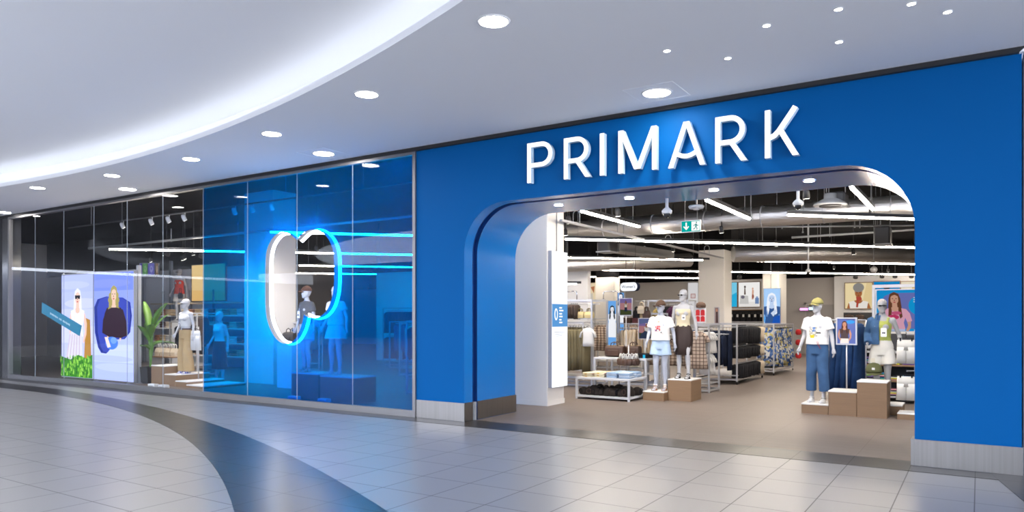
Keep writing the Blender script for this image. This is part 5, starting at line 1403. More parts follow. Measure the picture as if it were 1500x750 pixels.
poster('wall_picture', 'white wall poster with a small red square, left of the large square column', ((p0.x + p1.x) / 2, 25.5, p0.z), 0, p1.x - p0.x, p1.z - p0.z, [('b97a74', [(-.12, .5), (.12, .5), (.12, .72), (-.12, .72)]), ('e8d8d6', [(-.09, .53), (.09, .53), (.09, .69), (-.09, .69)])], 'f1eff0', .7, M_pipe, .02, .05)
# emergency lights far back
for px, py, col, nm in ((1178, 453, (1, .25, .75), 'pink'), (1191, 452, (.45, .85, 1), 'pale blue')):
    p = atY(px, py, 25.3)
    t = thing('wall_light', 'small glowing %s light on the far grey wall' % nm, 'light', p)
    obj('lamp', MB().tube([(-.16, -.03, 0), (.16, -.03, 0)], .05, 10), emis('wl' + nm, col, 3), t); obj('mount', MB().box(-.2, .2, -.02, .2, -.07, .07), M_grey, t)
p = atY(940, 457, 25.36); t = thing('distant_exit_sign', 'tiny glowing cyan exit sign on the far wall, left of the mannequins', 'sign', p)
obj('panel', MB().box(-.22, .22, -.01, .1, -.1, .1), emis('ex2', (.55, .95, .95), 1.1), t); obj('casing', MB().box(-.24, .24, .1, .2, -.12, .12), M_white, t)
# rack behind the left pair of mannequins
gx0, gx1 = atY(955, 450, 8.0).x, atY(1014, 450, 8.0).x
rack('tall grey frame rack with a yellow top, behind the pair of mannequins at left', gx0, gx1, 7.7, 8.3, 2.04, [('x', 0, 1.93)], (1.2,))
for k, (m, lab) in enumerate(((mat('ochre', (.48, .36, .12), .9), 'yellow'), (M_bk, 'black'), (mat('plum', (.08, .02, .06), .9), 'plum'), (M_tee, 'white'))):
    shirt_on_hanger('%s top hanging in the tall frame rack behind the pair of mannequins' % lab, gx0 + .26 + k * .17, 7.99, 1.93, .7, .36, .55, m)
for k in range(6): shirt_on_hanger('checked shirt hanging low in the tall frame rack behind the pair of mannequins', gx0 + .1 + k * .17, 7.99, 1.15, .9, .34, .7, M_plaid, 'hanging_shirt', .4, .05, 'shirt', 'checked shirts behind the mannequins')
# things on top of the aisle rack
cxr = atY(1026, 465, 6.6).x
cdp = thing('card_display', 'white card with two red panels standing on top of the plaid shirt rack', 'card', (cxr, 6.6, 1.465))
obj('card', MB().box(-.12, .12, -.01, .01, .03, .36), mat('card_white2', (.8, .8, .8), .6), cdp)
for sx in (-1, 1):
    for z0, z1 in ((.06, .18), (.19, .32)): obj('red_panel', MB().prism([(sx * .055 - .045, z0), (sx * .055 + .045, z0), (sx * .055 + .045, z1 - .02), (sx * .055 + .02, z1), (sx * .055 - .02, z1), (sx * .055 - .045, z1 - .02)], -.016, -.0105), mat('card_red', (.62, .01, .015), .5), cdp)
obj('foot', MB().bbox(-.08, .08, -.06, .06, .0, .03, .004), M_pipe, cdp)
hc = thing('hat', 'dark brown cap resting on the red panelled card display', 'hat', (cxr + .01, 6.6, 1.826))
obj('crown', MB().ell([(.002, .10, .10), (.05, .11, .11), (.1, .09, .09), (.13, .04, .04)], 20), mat('cap_brown', (.10, .055, .035), .8), hc)
obj('brim', MB().ell([(.002, .03, .05, -.12), (.012, .06, .06, -.12), (.03, .02, .03, -.10)], 16), mat('cap_brown', (.10, .055, .035), .8), hc)
poster('small_poster', 'narrow standing picture on top of the plaid shirt rack, right of the red card', (atY(1050, 470, 6.8).x, 6.8, 1.49), -.3, .10, .34, [('3a2a2a', [(-.02, 0), (.03, 0), (.02, .25), (-.02, .25)]), ('b98468', disc(0, .28, .02, .03))], '8a7472', 0, M_pipe, .01, .02, .025)

# ------------------------------------------------------------------ left racks
rack('tall grey rack of olive trousers behind the low table', -8.6, -7.46, 6.0, 6.85, 2.03, [('x', -.40, 1.40), ('x', .0, 1.93)], (1.60, .25))
hang_row('pants', M_olive, (-8.02, 5.92, 1.40), (-7.52, 5.92, 1.40), 7, .42, 1.0, .10, 'hanging_trousers', 'olive pleated trousers hanging on the rail of the tall rack at left', 'trousers', 'olive trousers on the left rack', PI / 2)
hang_row('pants', M_denimd, (-8.4, 5.92, 1.40), (-8.06, 5.92, 1.40), 4, .42, 1.0, .10, 'hanging_trousers', 'dark blue trousers hanging left of the olive trousers beside the light box', 'trousers', 'dark trousers on the left rack', PI / 2)
shirt_on_hanger('white tee hanging at the right end of the olive trousers', -7.45, 5.78, 1.42, .15, .30, .46, M_tee, sleeve=.45)
hang_row('top', mat('dark_brown_cloth', (.05, .032, .026), .9, noise=.3), (-8.05, 6.05, 1.93), (-7.85, 6.05, 1.93), 4, .36, .34, .07, 'hanging_skirt', 'dark brown pleated skirt hanging above the olive trousers', 'skirt', 'brown skirts on the left rack', PI / 2)
hang_row('top', M_bk, (-8.5, 6.05, 1.93), (-8.15, 6.05, 1.93), 5, .36, .34, .07, 'hanging_jacket', 'black garment hanging at the upper left beside the light box', 'jacket', 'black garments on the left rack', PI / 2)
def tote(label, x, y, z, w, h, m, group, m2=None):
    t = thing('tote_bag', label, 'bag', (x, y, z), 0, group)
    obj('bag_body', MB().loft([[(sx * w / 2 * k, sy * .06 * k2, zz) for sx, sy in ((-1, -1), (1, -1), (1, 1), (-1, 1))] for zz, k, k2 in ((0, .92, 1), (h * .5, 1, 1.1), (h, .88, .5))], 0, False), m, t)
    for sy in (-1, 1): obj('handle', MB().tube([(-w * .22, sy * .03, h * .97), (-w * .2, sy * .03, h * 1.35), (0, sy * .03, h * 1.5), (w * .2, sy * .03, h * 1.35), (w * .22, sy * .03, h * .97)], .011, 6), m2 or m, t)
    return t
for i in range(2): tote('%s straw coloured bag on the shelf of the tall rack at left' % ('left', 'right')[i], -7.80 + i * .23, 6.08, 1.601, .21, .15, mat('straw', (.50, .40, .20), .9, noise=.2, nscale=30), None, M_olive)
for i, (xa, xb) in enumerate(((830, 845), (884, 907))):
    a, b = atY(xa, 440, 6.3), atY(xb, 440, 6.3); zt = atY(xa, 427, 6.3).z
    t = thing('chrome_hoop', '%s slim metal hoop rising above the tall rack at left' % ('left', 'right')[i], 'hoop', (0, 6.3, 0))
    r_ = .05
    obj('tube', MB().tube([(a.x, 0, 2.031), (a.x, 0, zt - r_)] + [(a.x + r_ - r_ * math.cos(PI / 2 * k / 5), 0, zt - r_ + r_ * math.sin(PI / 2 * k / 5)) for k in range(1, 6)] + [(b.x - r_ + r_ * math.sin(PI / 2 * k / 5), 0, zt - r_ + r_ * math.cos(PI / 2 * k / 5)) for k in range(6)] + [(b.x, 0, 2.031 if i == 0 else .012)], .012, 8), M_chrome, t)
    obj('foot', MB().bbox(a.x - .03, a.x + .03, -.03, .03, 2.0305, 2.04, .002), M_chrome, t)
c0, c1 = atY(891, 440, 6.55), atY(902.5, 440, 6.55)
pz0, pz1 = atY(896, 512, 6.55).z, atY(896, 441, 6.55).z; lwd = c1.x - c0.x; lh = pz1 - pz0
t = poster('end_panel_lightbox', 'narrow glowing blue panel of a dark haired woman at the end of the tall rack', ((c0.x + c1.x) / 2, 6.55, pz0), 0, lwd, lh, lady(0, lh * .78, .13, '1a2430', 'f0f3fa', 'f4f6fb', 'f4f6fb'), '6aa8ea', .95, M_grey, .012, .05, pz0 - .012)
d0, d1 = atY(905, 440, 9.0), atY(914, 440, 9.0)
poster('end_panel_lightbox', 'small glowing blue panel of a dark haired woman above the tall rack at left', ((d0.x + d1.x) / 2, 9.0, 1.2), 0, d1.x - d0.x, atY(905, 429, 9.0).z - 1.2, lady(0, .92, .14, '1a2430', 'f0f3fa', 'f4f6fb', 'f4f6fb'), '6aa8ea', .95, M_grey, .012, .05, 1.188)
rack('lower grey rack of cream trousers and boxes between the blue panel and the dusk poster', -7.22, -6.2, 6.9, 7.5, 1.72, [('x', -.28, 1.36)], (1.48, .3))
hang_row('pants', M_beige, (-7.15, 6.9, 1.36), (-6.75, 6.9, 1.36), 5, .38, .75, .09, 'hanging_trousers', 'cream trousers hanging beside the narrow blue panel', 'trousers', 'cream trousers', PI / 2 + .3)
hang_row('pants', mat('sand_cloth', (.48, .37, .24), .9, noise=.15), (-6.72, 6.9, 1.36), (-6.3, 6.9, 1.36), 5, .38, .75, .09, 'hanging_trousers', 'sand coloured trousers hanging under the dusk poster', 'trousers', 'sand trousers', PI / 2 + .3)
for i, (x, m, lab) in enumerate(((-7.05, M_brown, 'brown'), (-6.82, mat('maroon', (.10, .02, .02), .6), 'maroon'), (-6.6, M_navy, 'navy'), (-6.4, mat('teal', (.05, .14, .2), .6), 'teal'))):
    t = thing('shoe_box', '%s box on the shelf above the cream trousers' % lab, 'box', (x, 7.15, 1.48)); obj('box_body', MB().bbox(-.09, .09, -.12, .12, 0, .10, .003), m, t); obj('lid', MB().bbox(-.094, .094, -.124, .124, .1005, .13, .003), m, t)
dusk = [('8a78b4', [(-.2, .25), (.2, .25), (.2, .5), (-.2, .5)]), ('c98f94', [(-.2, .12), (.2, .12), (.2, .27), (-.2, .27)]), ('4d5636', [(-.2, 0), (.2, 0), (.2, .10), (-.2, .13)])]
poster('hanging_poster', 'framed dusk poster of a woman standing in grass, above the cream trousers', (-6.555, 5.85, 1.665), -.1, .30, .365, dusk + [(c, p) for c, p in lady(.0, .275, .042, '2a1a14', 'b98468', 'e6dcd0', '2f3a4c')], '9a8fc4', .6, M_pipe, .012, .025, 1.65, feet=True)  # printed poster given its own glow in place of light falling on it
poster('hanging_poster', 'framed dusk poster of a seated woman in white, left of the mannequin in white tee', (-5.92, 5.41, 1.165), -.15, .30, .425, dusk + [('6a78a8', [(-.2, .3), (.2, .36), (.2, .5), (-.2, .5)])] + lady(.03, .27, .055, 'e8dccb', 'a06a4a', 'e9e4e0', None, False) + [('3a4660', [(-.14, .0), (.15, .0), (.12, .13), (.0, .17), (-.1, .1)])], 'b08fb0', .6, M_pipe, .012, .025, 1.15, feet=True)  # same here: emission brightens the print, the poster is no lamp
for i, (x, y, z, m) in enumerate(((-6.38, 6.05, 1.60, M_bk), (-6.26, 6.03, 1.70, M_beige), (-6.15, 6.05, 1.60, M_brown), (-6.27, 6.1, 1.58, M_khaki))):
    tote(('black', 'cream', 'brown', 'khaki')[i] + ' handbag in the cluster hanging above the dusk poster of a seated woman', x, y, z, .15, .17, m, None)
bt = thing('bag_stand', 'slim grey stand carrying the cluster of handbags', 'stand', (-6.27, 6.2, 0)); obj('pole', MB().tube([(0, 0, 0.02), (0, 0, 2.0)], .014, 8), M_pipe, bt); obj('base', MB().bbox(-.15, .15, -.15, .15, 0, .02, .003), M_pipe, bt)
for z in (1.86, 1.98): obj('arm', MB().tube([(-.16, -.13, z), (.16, -.13, z)], .008, 6).tube([(0, 0, z), (0, -.13, z)], .008, 6), M_pipe, bt)
# far wall pictures left
def blob(w, h): return [('f4e9d6', disc(-w * .12, h * .38, w * .26, h * .32)), ('f6f0ea', disc(w * .12, h * .42, w * .22, h * .3)), ('d9a35e', disc(0, h * .45, w * .07, h * .12)), ('3a3a40', [(-w * .2, h * .12), (w * .2, h * .12), (w * .2, h * .17), (-w * .2, h * .17)])]
wy = 23.9
wall_pic('wall_picture', 'cyan wall picture with a pale cloud shape, high beside the light box', 822, 852.5, 445, 419, wy, blob, '2aa6e0', .85)
wall_pic('wall_picture', 'cream wall picture of clothes, high above the tall rack at left', 853.5, 873, 445, 415, wy, lambda w, h: [('8f9690', [(-w * .4, h * .95), (w * .1, h * .7), (-w * .1, h * .5)]), ('b8744f', [(w * .1, h * .8), (w * .4, h * .85), (w * .35, h * .5)]), ('d7cfc4', [(-w * .1, h * .1), (w * .3, h * .1), (w * .25, h * .5), (0, h * .5)])], 'f0dcb6', .85)
a, b = atY(815, 445, 24.1).x, atY(874, 445, 24.1).x
struct('wall_poster_left', MB().box(-33, b, 24.02, 24.3, 0, 3.4), M_white)
a, b = P(815, 416, 20), P(845, 418, 20)
strip((a.x, a.y), (b.x, b.y), 'short LED line with dark end beside the top of the light box', z=a.z, caps=.12)

# ------------------------------------------------------------------ clear window display
SY = .88
s0, s1, s2 = atY(90, 480, SY).x, atY(136.5, 480, SY).x, atY(196, 480, SY).x
szt = atY(140, 399, SY).z
def screen_a(w, h):
    L = sky(w, h, ['aab2ea', 'b4baf0', 'c3c6f4', 'b7bdf2', 'a9b2ee', 'a3adee'])
    L += [('aeb6f0', disc(-w * .2, h * .9, w * .6, h * .04)), ('babff3', disc(w * .2, h * .72, w * .6, h * .05))]
    L += [('a87a34', [(w * .22, h * .14), (w * .46, h * .14), (w * .42, h * .56), (w * .28, h * .58)])]
    L += lady(.04, h * .715, h * .135, 'd8d8e4', 'dcb8a8', 'dfe0ee', None, True, True)
    L += [('cfcbe0', [(-w * .38, h * .14), (w * .2, h * .12), (w * .16, h * .42), (-w * .2, h * .44)])]
    for i in range(5): L.append(('b8a8b8', [(-w * .36 + i * .17, h * .13), (-w * .33 + i * .17, h * .13), (-w * .2 + i * .12, h * .42), (-w * .22 + i * .12, h * .42)]))
    L += [('2f7a1c', [(-w / 2, 0), (w / 2, 0), (w / 2, h * .23), (w * .3, h * .19), (w * .05, h * .22), (-w * .2, h * .17), (-w / 2, h * .2)])]
    rr = random.Random(3)
    for i in range(150):
        x, z = rr.uniform(-w / 2, w / 2), rr.uniform(0, h * .19)
        L.append((['4f9a24', '7ab83a', '1f5a18', '8cc84a'][i % 4], [(x - .03, z), (x + .03, z), (x + .02, z + .07), (x, z + .1), (x - .02, z + .07)]))
    return L
def screen_b(w, h):
    L = sky(w, h, ['a4b2f4', 'b8c4f8', 'aab6f4', '98a6f0', '8494ea', '6c80e4'])
    L += [('aab6f6', disc(-.2, h * .2, w * .6, h * .03)), ('b0bcf7', disc(.3, h * .12, w * .62, h * .04)), ('7686e6', disc(-.3, h * .9, w * .6, h * .04)), ('bcc6f9', disc(.1, h * .3, w * .6, h * .025))]
    pp = [(-.56, .44), (-.58, .68), (-.48, .755), (-.2, .78), (.30, .765), (.52, .72), (.57, .60), (.52, .45), (.36, .385), (.12, .38), (.0, .36), (-.08, .29), (-.2, .245), (-.36, .25), (-.46, .3)]
    L.append(('1a2c86', [(x * w * .82, z * h) for x, z in pp])); L.append(('3040a8', [(x * w * .72 + .03, z * h * .97 + .02 * h) for x, z in pp]))
    L += lady(.05, h * .735, h * .13, '9a8f4e', 'd8b6a0', '2c1826', None, True, curly=True, sleeves=True)
    L += [('2c1826', [(-w * .26, h * .44), (-w * .08, h * .40), (w * .22, h * .395), (w * .36, h * .42), (w * .34, h * .55), (w * .26, h * .655), (w * .1, h * .675), (-w * .02, h * .675), (-w * .16, h * .65), (-w * .24, h * .56)]), ('3f74d8', disc(-w * .02, h * .345, w * .16, h * .06)), ('6c98ec', disc(.06, h * .37, w * .08, h * .03)), ('e6cfc8', [(-w * .2, h * .4), (-w * .12, h * .4), (-w * .04, h * .31), (-w * .12, h * .3)])]
    return L
for nm, xa, xb, fn, lab in (('a', s0, s1, screen_a, 'tall glowing screen of a silver haired woman in sunglasses on grass, in the clear window'), ('b', s1, s2, screen_b, 'tall glowing screen of a curly haired woman in a dark top, in the clear window')):
    w = xb - xa - .03
    t = thing('led_screen', lab, 'screen', ((xa + xb) / 2, SY, .04))
    obj('casing', MB().box(-w / 2 - .012, w / 2 + .012, .003, .09, -.02, szt - .03), M_grey, t)
    mb, ms = picture_mesh(fn(w, szt - .07), w, szt - .07, 1.6, 'b4bcf0'); obj('picture', mb, ms, t)
    for sx in (-1, 1): obj('foot', MB().box(sx * w * .4 - .04, sx * w * .4 + .04, .0, .3, -.039, -.02), M_grey, t)
c = atY(200.5, 480, 1.0)
fp = thing('screen_frame_post', 'slim grey post standing right of the glowing screens', 'post', (c.x, 1.05, 0))
obj('post', MB().box(-.04, .04, -.04, .04, .01, 2.9), M_pipe, fp); obj('base', MB().box(-.1, .1, -.1, .1, 0, .01), M_pipe, fp)
# plant
pl = thing('potted_banana_plant', 'green banana plant in a dark square pot right of the glowing screens', 'plant', (-17.22, 1.25, 0))
obj('pot', MB().loft([[(sx * q, sy * q, z) for sx, sy in ((-1, -1), (1, -1), (1, 1), (-1, 1))] for z, q in ((0, .17), (.40, .2), (.40, .18), (.34, .175))], 0, False), M_dark, pl)
obj('soil', MB().box(-.17, .17, -.17, .17, .30, .345), mat('soil', (.03, .02, .015), .95), pl)
M_leaf = mat('leaf_green_big', (.10, .24, .035), .45, noise=.4, nscale=5); M_leaf2 = mat('leaf_yellow_green', (.15, .30, .04), .45, noise=.3, nscale=5)
def leaf(L, w, a, e, h0, m, twist=0.):
    d = Vector((math.cos(a), math.sin(a), 0)); up = Vector((0, 0, 1)); sd = d.cross(up)
    st = []; pos = Vector((0, 0, .34)); k = 10
    for i in range(k + 1):
        f = i / k; st.append(pos + Vector((d.x * .06 * f, d.y * .06 * f, h0 * f)))
    base = st[-1]; mid = []; n = 14
    ang = e; p = base.copy()
    for i in range(n + 1):
        mid.append(p.copy()); ang2 = ang - i * .05 * (1 + twist); p += (d * math.cos(ang2) + up * math.sin(ang2)) * (L / n)
    vs = []; fs = []
    for i, q in enumerate(mid):
        f = i / n; ww = w * (math.sin(PI * min(1, f * .92 + .06)) ** .7) * (1 - .25 * f)
        nz = up * .0
        vs += [q - sd * ww + up * (.25 * ww), q - up * .01, q + sd * ww + up * (.25 * ww), q - up * .016]
    for i in range(n):
        a0_, b0_ = i * 4, (i + 1) * 4
        fs += [(a0_, a0_ + 1, b0_ + 1, b0_), (a0_ + 1, a0_ + 2, b0_ + 2, b0_ + 1), (a0_ + 2, a0_ + 3, b0_ + 3, b0_ + 2), (a0_ + 3, a0_, b0_, b0_ + 3)]
    s = obj('stem', MB().tube(st, [.016] * (k + 1), 7), M_leaf, pl)
    obj('leaf', MB().add(vs, fs, 0, True), m, s)
for L, w, a, e, h0, m in ((.95, .105, 2.85, 1.25, .95, M_leaf2), (.80, .12, .25, 1.25, 1.0, M_leaf), (.65, .11, 2.75, .8, .85, M_leaf), (.7, .11, -.5, .8, .8, M_leaf), (.6, .1, 1.4, 1.2, .9, M_leaf), (.62, .1, 5.2, 1.0, .7, M_leaf), (.55, .09, -.9, .5, .5, M_leaf), (.5, .09, .9, .4, .6, M_leaf), (.5, .09, 2.0, .6, .55, M_leaf)):
    leaf(L, w, a, e, h0, m)
# stepped plinths
Y0 = 1.0
def wx(px): return atY(px, 540, Y0).x
for xa, xb, h, d, lab in ((221.5, 241, .47, .6, 'tallest'), (241.2, 257, .28, .9, 'second'), (257.2, 273, .14, 1.0, 'third'), (273.2, 299, .07, 1.1, 'lowest')):
    plinth('%s step of the wooden display steps in the clear window' % lab, wx(xa), wx(xb) - .004, Y0, Y0 + d, h)
x1_ = wx(249)
t = mannequin('mannequin in white cropped top and khaki trousers on the steps in the clear window', (wx(248), 1.42, .28), .15, 'stand', M_mann, 1.0)
def crop(mb): mb.ell([(1.12, .132, .094), (1.18, .132, .094), (1.25, .146, .106, -.005), (1.31, .158, .126, -.018), (1.36, .160, .112, -.012), (1.40, .15, .10, .0), (1.43, .10, .075, .01)], 28)
obj('crop_top', garment_mesh('crop', crop, .009, 2), M_tee, t)
obj('trousers', garment_mesh('trs_stand', trousers('stand', .05, .014, .112, .125)), mat('camel_cloth', (.42, .29, .14), .9, noise=.1), t)
belt(t, 1.06, .165, .118, M_brown); sandals(t, 'stand', mat('blue_sandal', (.05, .08, .5), .5)); shades(t, -.35); price_card(t, -.03, -.16, 1.2, .05, .05)
t = mannequin('bare armed mannequin in dark skirt half hidden behind the khaki trousers', (wx(258), 2.15, .0), .1, 'front', M_mann, .99)
obj('skirt', skirt(.35, .2), M_bk, t); obj('tank_top', garment_mesh('tank', tank, .009, 2), M_tee, t)
for px, top, bot, m, lab, w in ((276, 480, 511, M_denim, 'blue denim skirt', .26), (288, 483, 513, M_tee, 'white shorts', .32)):
    p = atY(px, top, 1.5); l = p.z - atY(px, bot, 1.5).z
    t = thing('garment_stand', 'slim grey pole stand holding the %s in the clear window' % lab, 'stand', (p.x, 1.55, .07 if px > 273 else 0))
    obj('pole', MB().tube([(0, 0, .01), (0, 0, p.z + .0)], .014, 8), M_pipe, t); obj('base', MB().ell([(0.001, .1, .1), (.01, .1, .1)], 20), M_pipe, t)
    g_ = thing('display_skirt' if 'skirt' in lab else 'display_shorts', '%s hanging on the pole stand in the clear window' % lab, 'skirt' if 'skirt' in lab else 'shorts', (p.x, 1.47, p.z + .08), .1)
    obj('garment', shorts_mesh(w, l + .08) if 'short' in lab else hang_profile('skirt', w * 1.1, l + .08, .1), m, g_); obj('hanger', hanger_mesh(w), M_bk, g_)
# low floor sockets behind the glass
for i, (px, py) in enumerate(((224.5, 565), (240, 567), (431, 581), (475, 587))):
    p = atY(px, py, .32); q_ = ('first', 'second', 'third', 'fourth')[i]
    t = thing('floor_uplight', '%s small white floor box from the left behind the window glass' % q_, 'floor light', (p.x, .32, 0))
    obj('casing', MB().bbox(-.12, .12, -.06, .06, 0, .13, .01), mat('box_white', (.75, .75, .75), .5), t); obj('vent', MB().box(-.09, .09, -.0615, -.0602, .03, .10), mat('vent_grey', (.45, .45, .45), .5), t)
# store wall display behind the window
wyf = ww.y - .02
def zz(y, Y=None): return atY(258, y, Y or wyf - .4).z
def xx(px, Y=None): return atY(px, 440, Y or wyf - .4).x
for pa, pb, where in ((226, 251, 'left of'), (266, 391, 'right of')):
    sh = thing('wall_shelving', 'pale wall shelving with folded stock %s the distant red topped mannequin' % where, 'shelves', (0, wyf - .3, 0))
    for y in (444, 462, 480, 500, 518): obj('shelf', MB().bbox(xx(pa), xx(pb), -.25, .25, zz(y) - .04, zz(y), .006), M_beige if y == 444 else M_white, sh)
    for px in ((pa, pb) if pb < 300 else (pa, 300, 345, pb)): obj('upright', MB().box(xx(px) - .03, xx(px) + .03, .2, .27, 0, zz(425)), M_grey, sh)
    for r_, y in enumerate((462, 480, 500, 518)):
        n_ = 3 if pb < 300 else 12
        for i in range(n_):
            x = xx(pa) + i * (xx(pb) - xx(pa)) / n_
            lv = ('top', 'second', 'third', 'bottom')[r_]
            folded('folded_knit', 'folded stock on the %s wall shelf %s the distant red topped mannequin' % (lv, where), 'folded stock, %s shelf %s the red top' % (lv, where), 1, [(x + .25, wyf - .3, zz(y))], .3, .36, 3, [[M_beige, M_tee, M_tan, M_brown, M_khaki][(i * 2 + r_) % 5]], th=.07)
rmz = atY(259, 393, wyf - .35).z - 1.80
ps = thing('display_plinth', 'white wall plinth carrying the mannequin in the red top', 'plinth', (xx(258), wyf - .25, 0)); obj('body', MB().bbox(-.19, .19, -.2, .2, .0, rmz - .03, .01), M_white, ps); obj('top_panel', MB().bbox(-.195, .195, -.205, .205, rmz - .0295, rmz, .004), M_top, ps)
t = mannequin('small distant mannequin in red top high on the wall of the clear window', (xx(258), wyf - .28, rmz), .5, 'stand', M_mann, 1.0)
obj('red_top', garment_mesh('camisole', lambda mb: mb.ell([(.92, .19, .135), (1.05, .165, .118), (1.15, .15, .108), (1.25, .155, .114, -.005), (1.32, .165, .128, -.015), (1.38, .155, .105), (1.40, .13, .09)], 28), .011, 2), mat('scarlet', (.75, .05, .01), .85), t)
obj('shorts', garment_mesh('shorts_stand', shorts('stand', .66)), M_tee, t); shades(t, -.35)
hb = thing('handbag', 'small black handbag held beside the red topped mannequin', 'bag', (xx(265), wyf - .42, rmz + .75)); obj('bag_body', MB().ell([(0, .10, .05), (.12, .13, .06), (.2, .08, .03)], 14), M_bk, hb); obj('handle', MB().tube([(-.06, 0, .18), (-.04, 0, .36), (.04, 0, .36), (.06, 0, .18)], .01, 6), M_bk, hb)
wall_pic('wall_picture', 'amber lit wall panel right of the red topped mannequin', 281, 330, 441, 389, wyf - .06, lambda w, h: [('f0c070', [(-w / 2, 0), (w / 2, 0), (w / 2, h * .25), (-w / 2, h * .3)])], 'f2cf8a', .85, M_dark)
for i, (xa, xb, c1_, c2_) in enumerate(((205, 208.5, '4a40b0', '8a80e0'), (209, 216.5, '5a9a58', '9acf8c'), (217, 226.5, '6a68c8', 'b0b0f0'), (228, 232, '8a6a50', 'e0d0c0'))):
    wall_pic('shelf_picture', '%s small coloured picture from the left on the high shelf right of the screens' % ORD[i], xa, xb, 403, 386, wyf - .3, lambda w, h: [(c2_, disc(0, h * .5, w * .25, h * .3)), (c1_, disc(0, h * .55, w * .1, h * .12))], c1_, .5, M_pipe, .01)
p0 = atY(207, 405, wyf - .3); p1 = atY(234, 405, wyf - .3)
hs = thing('high_shelf', 'high wall shelf carrying the row of small coloured pictures', 'shelf', ((p0.x + p1.x) / 2, wyf - .2, atY(215, 404, wyf - .3).z)); w_ = (p1.x - p0.x) / 2 + .3
obj('shelf_board', MB().bbox(-w_, w_, -.2, .2, -.06, -.012, .004), M_grey, hs)
for sx in (-1, 1): obj('upright', MB().box(sx * w_ * .96 - .06, sx * w_ * .96 + .06, .12, .2, -hs.location.z, .5), M_grey, hs)
rack('grey rack of brown garments behind the banana plant', wx(203) - 1.2, wx(222) - 1.2, 3.0, 3.7, 1.75, [('x', 0, 1.66)], (.3,))
hang_row('top', mat('dark_brown_cloth', (.05, .032, .026), .9, noise=.3), (wx(205) - 1.1, 3.35, 1.66), (wx(221) - 1.3, 3.35, 1.66), 9, .42, .8, .09, 'hanging_coat', 'dark brown coat hanging behind the banana plant', 'coat', 'brown coats behind the banana plant', PI / 2 + .5)
tr_ = thing('tote_shelf', 'low shelf carrying the cream tote bags behind the steps', 'shelf', (atY(238, 522, 2.3).x, 2.45, 0)); tz = atY(238, 522, 2.3).z
obj('shelf_board', MB().bbox(-.5, .5, -.2, .2, tz - .03, tz, .004), M_wood, tr_)
for sx in (-.47, .47): obj('leg', MB().box(sx - .02, sx + .02, -.18, .18, 0, tz - .031), M_pipe, tr_)
for i in range(4): tote('cream tote bag on the low shelf behind the steps', tr_.location.x - .36 + i * .24, 2.42, tz, .21, .22, M_beige, 'cream tote bags', M_tee)

# ------------------------------------------------------------------ behind the blue window
xa, xb, xc, xd = atY(428, 585, .72).x, atY(467, 588, .72).x, atY(470, 588, .74).x, atY(520, 592, .74).x
plinth('plinth behind the blue window under the mannequin in grey tee', xa, xb, .70, 1.25, .53)
plinth('plinth behind the blue window under the mannequin in pale dress', xc, xd, .72, 1.3, .50)
t = mannequin('mannequin in grey tee and brown cap seen through the emblem cut-out', (atY(449, 541, .98).x, .98, .53), -.1, 'stand', M_mann, .95)
obj('tee_shirt', garment_mesh('tee_stand', tee('stand', 1.0, .035, .62)), mat('grey_marl', (.10, .10, .105), .9), t); obj('shorts', garment_mesh('shorts_stand', shorts('stand', .68)), M_denimp, t)
cap_parts(t, None, mat('cap_rust', (.13, .055, .03), .8), None, -.7); price_card(t, -.05, -.165, 1.2, .10, .15); sandals(t, 'stand', M_tan)
t = mannequin('mannequin in pale belted dress behind the blue window', (atY(492, 548, 1.0).x, 1.0, .50), .05, 'front', M_mann, .97)
obj('dress', garment_mesh('dress_front', lambda mb: (tee('front', 1.0, .03, .5)(mb), mb.ell([(.72, .25, .2), (.85, .22, .17), (.98, .18, .13), (1.06, .15, .11)], 30, rip=lambda a, z: 1 + .05 * math.sin(8 * a) * (1.05 - z) * 3))), M_tee, t)
belt(t, 1.06, .175, .135, M_bk); sandals(t, 'front', M_tee)
p = atY(424, 503, 2.3)
bp_ = thing('display_plinth', 'white plinth with a dark bag in front of the pale column behind the emblem', 'plinth', (p.x, 2.35, 0)); obj('body', MB().bbox(-.25, .25, -.2, .2, 0, p.z - .03, .004), M_white, bp_); obj('top_panel', MB().bbox(-.255, .255, -.205, .205, p.z - .0295, p.z, .004), M_top, bp_)
duffel('dark grey bag on the white plinth seen through the emblem cut-out', p.x, 2.33, p.z, .36, .26, .2, 0, mat('charcoal', (.035, .03, .03), .7))
rack('rack of dark and white clothes at right behind the blue window', -10.1, -8.2, 2.6, 3.3, 1.55, [('x', -.2, 1.45)], (.35, .7))
hang_row('top', M_navy, (-10.0, 2.75, 1.45), (-9.3, 2.75, 1.45), 8, .4, .65, .09, 'hanging_jacket', 'dark jacket on the rack behind the blue window', 'jacket', 'jackets behind the blue window', PI / 2 - .4)
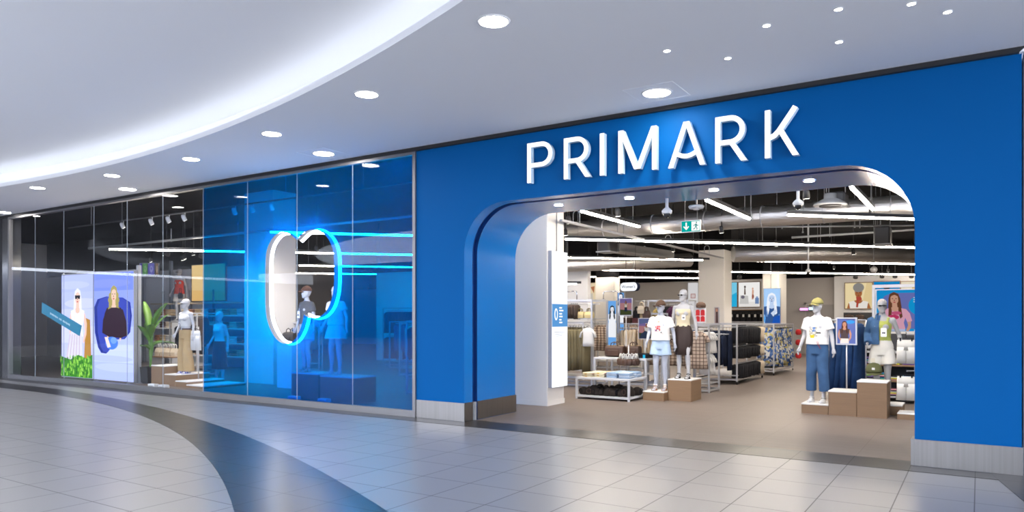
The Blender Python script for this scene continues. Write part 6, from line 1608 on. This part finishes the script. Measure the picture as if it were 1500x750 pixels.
hang_row('top', M_tee, (-9.25, 2.75, 1.45), (-8.3, 2.75, 1.45), 9, .4, .6, .1, 'hanging_shirt', 'white shirt on the rack behind the blue window', 'shirt', 'white shirts behind the blue window', PI / 2 - .4)
rack('rack of jeans at left behind the blue window', -15.6, -14.1, 3.2, 3.9, 1.5, [('x', -.2, 1.4)], (.3,))
hang_row('pants', M_denimd, (-15.5, 3.35, 1.4), (-14.2, 3.35, 1.4), 13, .42, .95, .09, 'hanging_trousers', 'dark jeans on the rack at left behind the blue window', 'trousers', 'jeans behind the blue window', PI / 2 - .4)
# deeper racks that fill the view through windows and entrance
for x0 in (-15.9, -13.6, -11.4):
    rack('tall dark filled rack before the pale inner wall, %s behind the blue window' % {-15.9: 'left', -13.6: 'middle', -11.4: 'right'}[x0], x0 - 1, x0 + 1, 9.2, 10.0, 1.95, [('x', -.2, 1.85), ('x', -.2, 1.0)], (.25,))
    for z in (1.85, 1.0): hang_row('top', M_navy if z > 1.5 else M_bk, (x0 - .95, 9.4, z), (x0 + .95, 9.4, z), 14, .42, .75, .11, 'hanging_jacket', 'dark jacket on the %s rail of the tall racks before the pale inner wall' % ('upper' if z > 1.5 else 'lower'), 'jacket', 'dark jackets on the %s rails deep behind the blue window' % ('upper' if z > 1.5 else 'lower'), PI / 2 - .3)
k = 0
for (x0, y0, m, kind, lab) in ((-12.6, 6.5, M_beige, 'top', 'beige tops'), (-14.8, 8.5, M_denim, 'pants', 'jeans'), (-9.5, 8.1, M_olive, 'top', 'olive tops'), (-9.5, 12.0, M_plaid, 'top', 'checked shirts'), (-17.5, 6.0, M_tan, 'top', 'tan coats'), (-19.8, 4.2, M_bk, 'top', 'black coats')):
    rack('rack of %s standing deeper in the shop' % lab, x0 - .9, x0 + .9, y0 - .3, y0 + .3, 1.5, [('x', 0, 1.42)], (.25,))
    hang_row(kind, m, (x0 - .8, y0, 1.42), (x0 + .8, y0, 1.42), 12, .42, .85, .1, 'hanging_garment', 'one of the %s hanging on the rack deeper in the shop' % lab, 'garment', lab + ' deeper in the shop', PI / 2 - .2)
